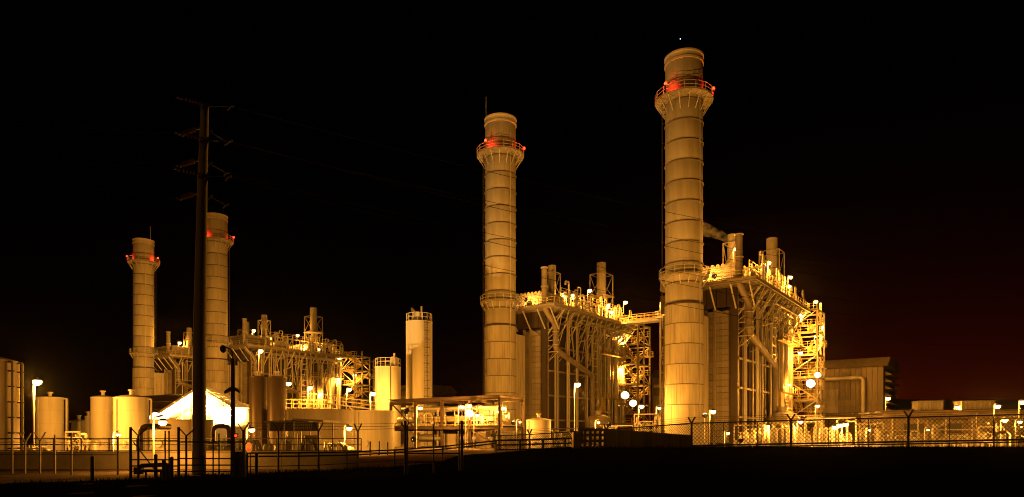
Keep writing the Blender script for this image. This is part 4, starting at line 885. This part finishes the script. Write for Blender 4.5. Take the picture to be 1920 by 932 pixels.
for px, py, Z, h, w, lb, r in (
    # right-hand unit
    (1380, 467, 106, 3.4, 900, 'lamp on a pole beside the steaming vent', .34),
    (1432, 496, 110, 2.4, 1000, 'left one of two lamps standing close together on the right boiler roof', .32),
    (1442, 493, 113, 2.6, 900, 'right one of two lamps standing close together on the right boiler roof', .32),
    (1482, 520, 117, 2.6, 1000, 'lamp on a pole at the far end of the right boiler roof', .34),
    (1480, 537, 119, 1.2, 600, 'low lamp under the pole lamp on the right boiler roof', .3),
    (1530, 566, 130, 2.2, 900, 'highest lamp on the right stair tower', .36),
    (1501, 592, 127, 1.0, 1500, 'lamp under the top landing of the right stair tower', .36),
    (1541, 613, 131, 2.2, 900, 'lamp on the outer balcony of the right stair tower', .36),
    (1531, 631, 129, 1.0, 1500, 'lamp just below the outer balcony of the right stair tower', .34),
    (1501, 662, 126, 1.0, 1800, 'lamp halfway up the right stair tower', .38),
    (1480, 721, 124, 1.0, 1200, 'small lamp left of the brightest floodlight', .28),
    (1533, 761, 118, 3.0, 1500, 'lamp on a bracket below the brightest floodlight', .34),
    (1501, 791, 86, 3.2, 2600, 'small lamp behind the fence, left of the forked post pipe skid', .25),
    (1337, 772, 88, 4.2, 1100, 'pole lamp at the right foot of the tallest stack', .34),
    (1665, 747, 118, 2.5, 1100, 'lamp on the platform at the corner of the filter house', .4),
    (1712, 771, 102, 1.6, 900, 'left roof lamp on the low building at the right', .28),
    (1795, 763, 104, 1.8, 1000, 'roof lamp beside the larger ribbed cooler box', .32),
    (1870, 762, 87, 5.4, 1300, 'starry pole lamp above the low building at the right', .36),
    (1917, 754, 84, 5.4, 1500, 'pole lamp at the right edge of the picture', .36),
    (1884, 788, 72, 3.0, 1200, 'lamp at the left corner of the right-edge pipe skid', .3),
    (1912, 791, 70, 2.8, 900, 'lamp inside the right-edge pipe skid', .2),
    # middle unit
    (1054, 552, 131, 2.5, 900, 'first lamp right of the upright duct on the middle boiler roof', .42),
    (1074, 554, 133, 2.5, 900, 'second lamp right of the upright duct on the middle boiler roof', .4),
    (1106, 545, 138, 3.2, 1000, 'high lamp left of the wide caged vent on the middle boiler roof', .42),
    (1140, 573, 141, 2.0, 1000, 'lamp at the far end of the middle boiler roof', .4),
    (1147, 585, 139, 1.1, 900, 'low lamp where the walkway bridge meets the boiler roof', .4),
    (1173, 567, 141, 2.3, 1000, 'lamp standing over the walkway bridge', .42),
    (1242, 568, 131, 2.0, 700, 'lamp on the lattice tower top beside the tallest stack', .42),
    (1163, 632, 147.5, 1.0, 2600, 'upper lamp in the middle stair tower', .46),
    (1163, 692, 147, 1.0, 2600, 'lower lamp in the middle stair tower', .42),
    (1203, 762, 104, 3.0, 1300, 'lamp right of and below the paired floodlights', .4),
    (1083, 721, 96, 8.6, 5200, 'tall pole lamp in front of the middle boiler', .42),
    (1236, 765, 100, 2.0, 700, 'small lamp left of the tallest stack foot', .26),
    # far units
    (476, 620, 190, 3.2, 1300, 'lamp beside the upright duct on the far boiler roof', .5),
    (489, 658, 150, 9.0, 2200, 'lamp on a long pole above the two dark vessels', .52),
    (496, 638, 192, 1.5, 1200, 'low lamp among the pipes left of the far boiler roof middle', .42),
    (507, 634, 193, 2.5, 1200, 'lamp among the pipes near the middle of the far boiler roof', .45),
    (558, 629, 198, 2.8, 1400, 'high lamp left of the tallest far caged vent', .5),
    (568, 648, 196, 1.4, 1300, 'low lamp in front of the tallest far caged vent', .46),
    (599, 655, 203, 2.2, 1200, 'lamp at the right end of the far boiler roof', .48),
    (636, 672, 205, 2.4, 1500, 'highest lamp on the far stair tower', .5),
    (665, 703, 204, 2.4, 1200, 'lamp on the outer balcony right of the far stair tower', .48),
    (601, 693, 200, 1.2, 3000, 'upper lamp inside the far stair tower', .55),
    (602, 738, 196, 1.2, 3000, 'lower lamp inside the far stair tower', .55),
    (635, 710, 202, 1.4, 2600, 'middle lamp on the right side of the far stair tower', .5),
    (541, 719, 112, 4.6, 3200, 'pole lamp standing right behind the two dark vessels', .45),
    (582, 727, 120, 4.2, 2200, 'pole lamp on the yellow railed platform', .42),
    (655, 730, 116, 4.6, 1800, 'pole lamp over the sloping railed walkway', .4),
    (700, 738, 98, 6.4, 2600, 'pole lamp at the left side of the short silo', .38),
    (337, 643, 208, 2.8, 2500, 'lamp beside the duct left of the power pole', .5),
    (351, 661, 210, 1.6, 2500, 'lamp among the pipes just left of the power pole', .5),
    # left and centre
    (222, 815, 62, 1.7, 1300, 'low pole lamp in front of the wide pale tank', .2),
    (305, 792, 33.6, 2.38, 420, 'pole lamp in front of the stained brown tank', .2),
    (472, 806, 60, 2.2, 450, 'pole lamp behind the red stop sign', .28),
    (655, 803, 62, 2.3, 1300, 'pole lamp where the brown and bright low tanks meet', .26),
    (788, 765, 86.5, 1.4, 600, 'hanging lamp in the left bay of the steel pipe rack', .3),
    (866, 763, 86.5, 1.6, 600, 'left one of two lamps in the middle of the steel pipe rack', .32),
    (880, 761, 87, 1.6, 600, 'right one of two lamps in the middle of the steel pipe rack', .32),
    (895, 778, 86.5, .8, 600, 'low lamp in the right bay of the steel pipe rack', .26),
    (943, 765, 87.5, 1.5, 1800, 'lamp at the right end of the steel pipe rack', .3),
    (975, 791, 84, 2.4, 500, 'tiny lamp at the right end column of the pipe rack', .14)):
    a_roof(px, py, Z, h, w, lb, r, **(dict(lit=M_FLOOD) if px in (1884, 1912, 1501, 1337, 880) else {}))
pole_lamp(P(70, 716, 62), HT(716, 62), 4200, 'tall lit street light between the two tanks at the far left', .38, 'street_lamp', 'street light', .3, pr=.08)
# floodlights
flood(P(1520, 719, 112), P(1500, 835, 95), 30000, 'brightest floodlight, on the foot of the right stair tower', .8, 150)
flood(P(1533, 703, 114), P(1500, 835, 95), 9000, 'floodlight just above right of the brightest one', .55, 140, post=9.5)
flood(P(1172, 741, 112), P(1160, 840, 96), 30000, 'upper left one of two blazing floodlights above the long container', .75, 150)
flood(P(1187, 756, 110), P(1200, 840, 96), 18000, 'lower right one of two blazing floodlights above the long container', .65, 150)
flood(P(1339, 517, 104.2), U(UA, 6, 1, 26.5), 3500, 'floodlight against the ribbed penthouse right of the tallest stack', .5, 140, group='floodlights on the boiler penthouses')
flood(P(1329, 511, 104.0), U(UA, 6, -4, 26), 2500, 'smaller floodlight touching the right side of the tallest stack', .32, 140, group='floodlights on the boiler penthouses')
flood(P(993, 570, 124.6), U(UB, 6, 1, 26.5), 3500, 'floodlight against the ribbed penthouse between the two tallest stacks', .62, 140, group='floodlights on the boiler penthouses')
flood(P(986, 562, 124.2), U(UB, 6, -4, 26), 2500, 'smaller floodlight above the one lighting the middle penthouse', .4, 140, group='floodlights on the boiler penthouses')
flood(P(459, 648, 178.6), U(UC, 6, 1, 26.5), 7000, 'floodlight against the far penthouse right of the stack behind the pole', .75, 140, group='floodlights on the boiler penthouses')
flood(P(319, 668, 201.6), U(UD, 6, 1, 26.5), 7000, 'floodlight against the far penthouse left of the power pole', .75, 140, group='floodlights on the boiler penthouses')
# lamps at the stack feet that light the shafts upward
flood(P(1322, 779, 84), U(UA, 0, 0, 44), 13000, 'white upright floodlight at the right foot of the tallest stack', .4, 75, post=3.2, blend=1)
flood(P(963, 793, 97), U(UB, 0, 0, 44), 15000, 'white floodlight at the foot of the stack behind the pipe rack', .42, 75, post=2.6, blend=1)
flood(P(478, 815, 132), U(UC, 0, 0, 26), 90000, 'floodlight glowing behind the red stop sign', .5, 70, post=1.6, blend=1)
flood(P(262, 800, 150), U(UD, 0, 0, 26), 95000, 'added uplight in the gap right of the wide pale tank, for the far stack', .5, 70, post=2.5, blend=1)  # uplight added to brighten the far-left stack shaft
flood(P(1389, 826, 64), U(UA, 0, 0, 52), 70000, 'white slanted floodlight low behind the fence right of the tallest stack', .3, 50, post=.7, blend=1)
flood(P(1142, 797, 78), U(UB, 0, 0, 52), 70000, 'white floodlight just above the long dark container', .34, 50, post=1.6, blend=1)
# canopy lights, pipe rack floods and ground floods
for x, y, lb in ((-3.9, .9, 'floodlight under the left eave of the glowing canopy'), (.2, 1.0, 'floodlight under the ridge of the glowing canopy'), (3.4, .9, 'floodlight under the right eave of the glowing canopy')):
    p = Gd(368, Zc) + Vector((x, y, 2.9 if x else 3.6)); flood(p, p + Vector((-x * .08, 1.5, 4.0)), 80000, lb, .3, 155, post=1.2, group='floodlights under the canopy', col=(1, .47, .09))
flood(P(291, 783, 82), P(310, 815, 55), 3000, 'blinding floodlight at the left tip of the glowing canopy', .7, 140)
flood(P(762, 771, 84), P(790, 790, 86.5), 2200, 'slanted floodlight in the left bay of the steel pipe rack', .45, 130)
flood(P(775, 824, 82), P(800, 815, 86), 1500, 'low floodlight under the left bay of the pipe rack', .4, 140)
flood(P(880, 775, 87.5), P(880, 800, 84), 1600, 'glaring wall light below the paired lamps of the pipe rack', .6, 140)
for px, py, lb in ((1566, 801, 'left one of three clustered lamps behind the fence at right'), (1575, 797, 'middle one of three clustered lamps behind the fence at right'), (1585, 796, 'right one of three clustered lamps behind the fence at right')):
    pole_lamp(P(px, py, 93 + (px % 7) * .2), 3.0, 800, lb, .4, group='clustered lamps behind the fence')
for px, py, Z, w, lb in ((1440, 799, 82, 1600, 'added fill lamp on the skid below the right domed tank'), (1365, 812, 80, 900, 'added fill lamp low behind the fence right of the tallest stack foot'), (1630, 806, 92, 1200, 'added fill lamp on the skid at the filter house corner'), (1740, 806, 90, 500, 'added fill lamp low beside the left elbow pipe'), (1122, 792, 92, 1200, 'added fill lamp low behind the end frame of the long container')):  # lamps added to brighten the dim ground-level pipework
    pole_lamp(P(px, py, Z), 2.6, w, lb, .2, group='lamps on short poles')
# ================================================================ STEAM, STAR
def steam(name, pts, rad, label, dens):
    m = bpy.data.materials.new(name); m.use_nodes = True; N = m.node_tree.nodes; K = m.node_tree.links; N.clear()
    o = N.new('ShaderNodeOutputMaterial'); v = N.new('ShaderNodeVolumePrincipled'); v.inputs['Color'].default_value = (.9, .9, .9, 1); v.inputs['Anisotropy'].default_value = .2
    tx = N.new('ShaderNodeTexCoord'); ns = N.new('ShaderNodeTexNoise'); ns.inputs['Scale'].default_value = 1.1; ns.inputs['Detail'].default_value = 3; K.new(tx.outputs['Object'], ns.inputs[0])
    mr = N.new('ShaderNodeMapRange'); mr.inputs[1].default_value = .38; mr.inputs[2].default_value = .72; mr.inputs[3].default_value = 0; mr.inputs[4].default_value = dens
    K.new(ns.outputs['Fac'], mr.inputs[0]); K.new(mr.outputs[0], v.inputs['Density']); K.new(v.outputs[0], o.inputs['Volume'])
    return tag(part(name, MB().tube(pts, rad, 14), m, None, True), label, 'steam', kind='stuff')
sv = U(UA, 12, -3.5, 33.6)
steam('steam_plume', [sv + Vector((.7, 0, -.9)), sv + Vector((-.6, -.6, -.2)), sv + Vector((-2.4, -1.2, .5)), sv + Vector((-5.2, -2, 1.2)), sv + Vector((-7.5, -2.6, 1.5))], [.25, .5, .75, 1.1, 1.2], 'wisp of steam drifting left from the vent towards the tallest stack', .5)
sv = P(777, 592, 108)
steam('steam_wisp', [sv, sv + Vector((-.2, 0, .7)), sv + Vector((-.5, 0, 1.3))], [.2, .35, .15], 'small wisp of steam on top of the tall white silo', 2.5)
tag(part('star', MB().ball((0, 0, 0), .55, 8), M_STAR, None, True, P(1275.5, 73, 900)), 'tiny white star high above the tallest stack', 'star')


# ---------------------------------------------------------------- haze added to put a glow round the lamps
hz = bpy.data.materials.new('haze'); hz.use_nodes = True; hn = hz.node_tree; hn.nodes.remove(hn.nodes['Principled BSDF'])
hv = hn.nodes.new('ShaderNodeVolumePrincipled'); hv.inputs['Color'].default_value = (.9, .88, .85, 1); hv.inputs['Density'].default_value = .00003; hv.inputs['Anisotropy'].default_value = .97
hn.links.new(hv.outputs[0], hn.nodes['Material Output'].inputs['Volume'])
tag(part('haze', MB().bx(-1000, 1300, -80, 1900, -2, 66), hz), 'thin haze added to make the lamps glow', 'haze', kind='stuff')
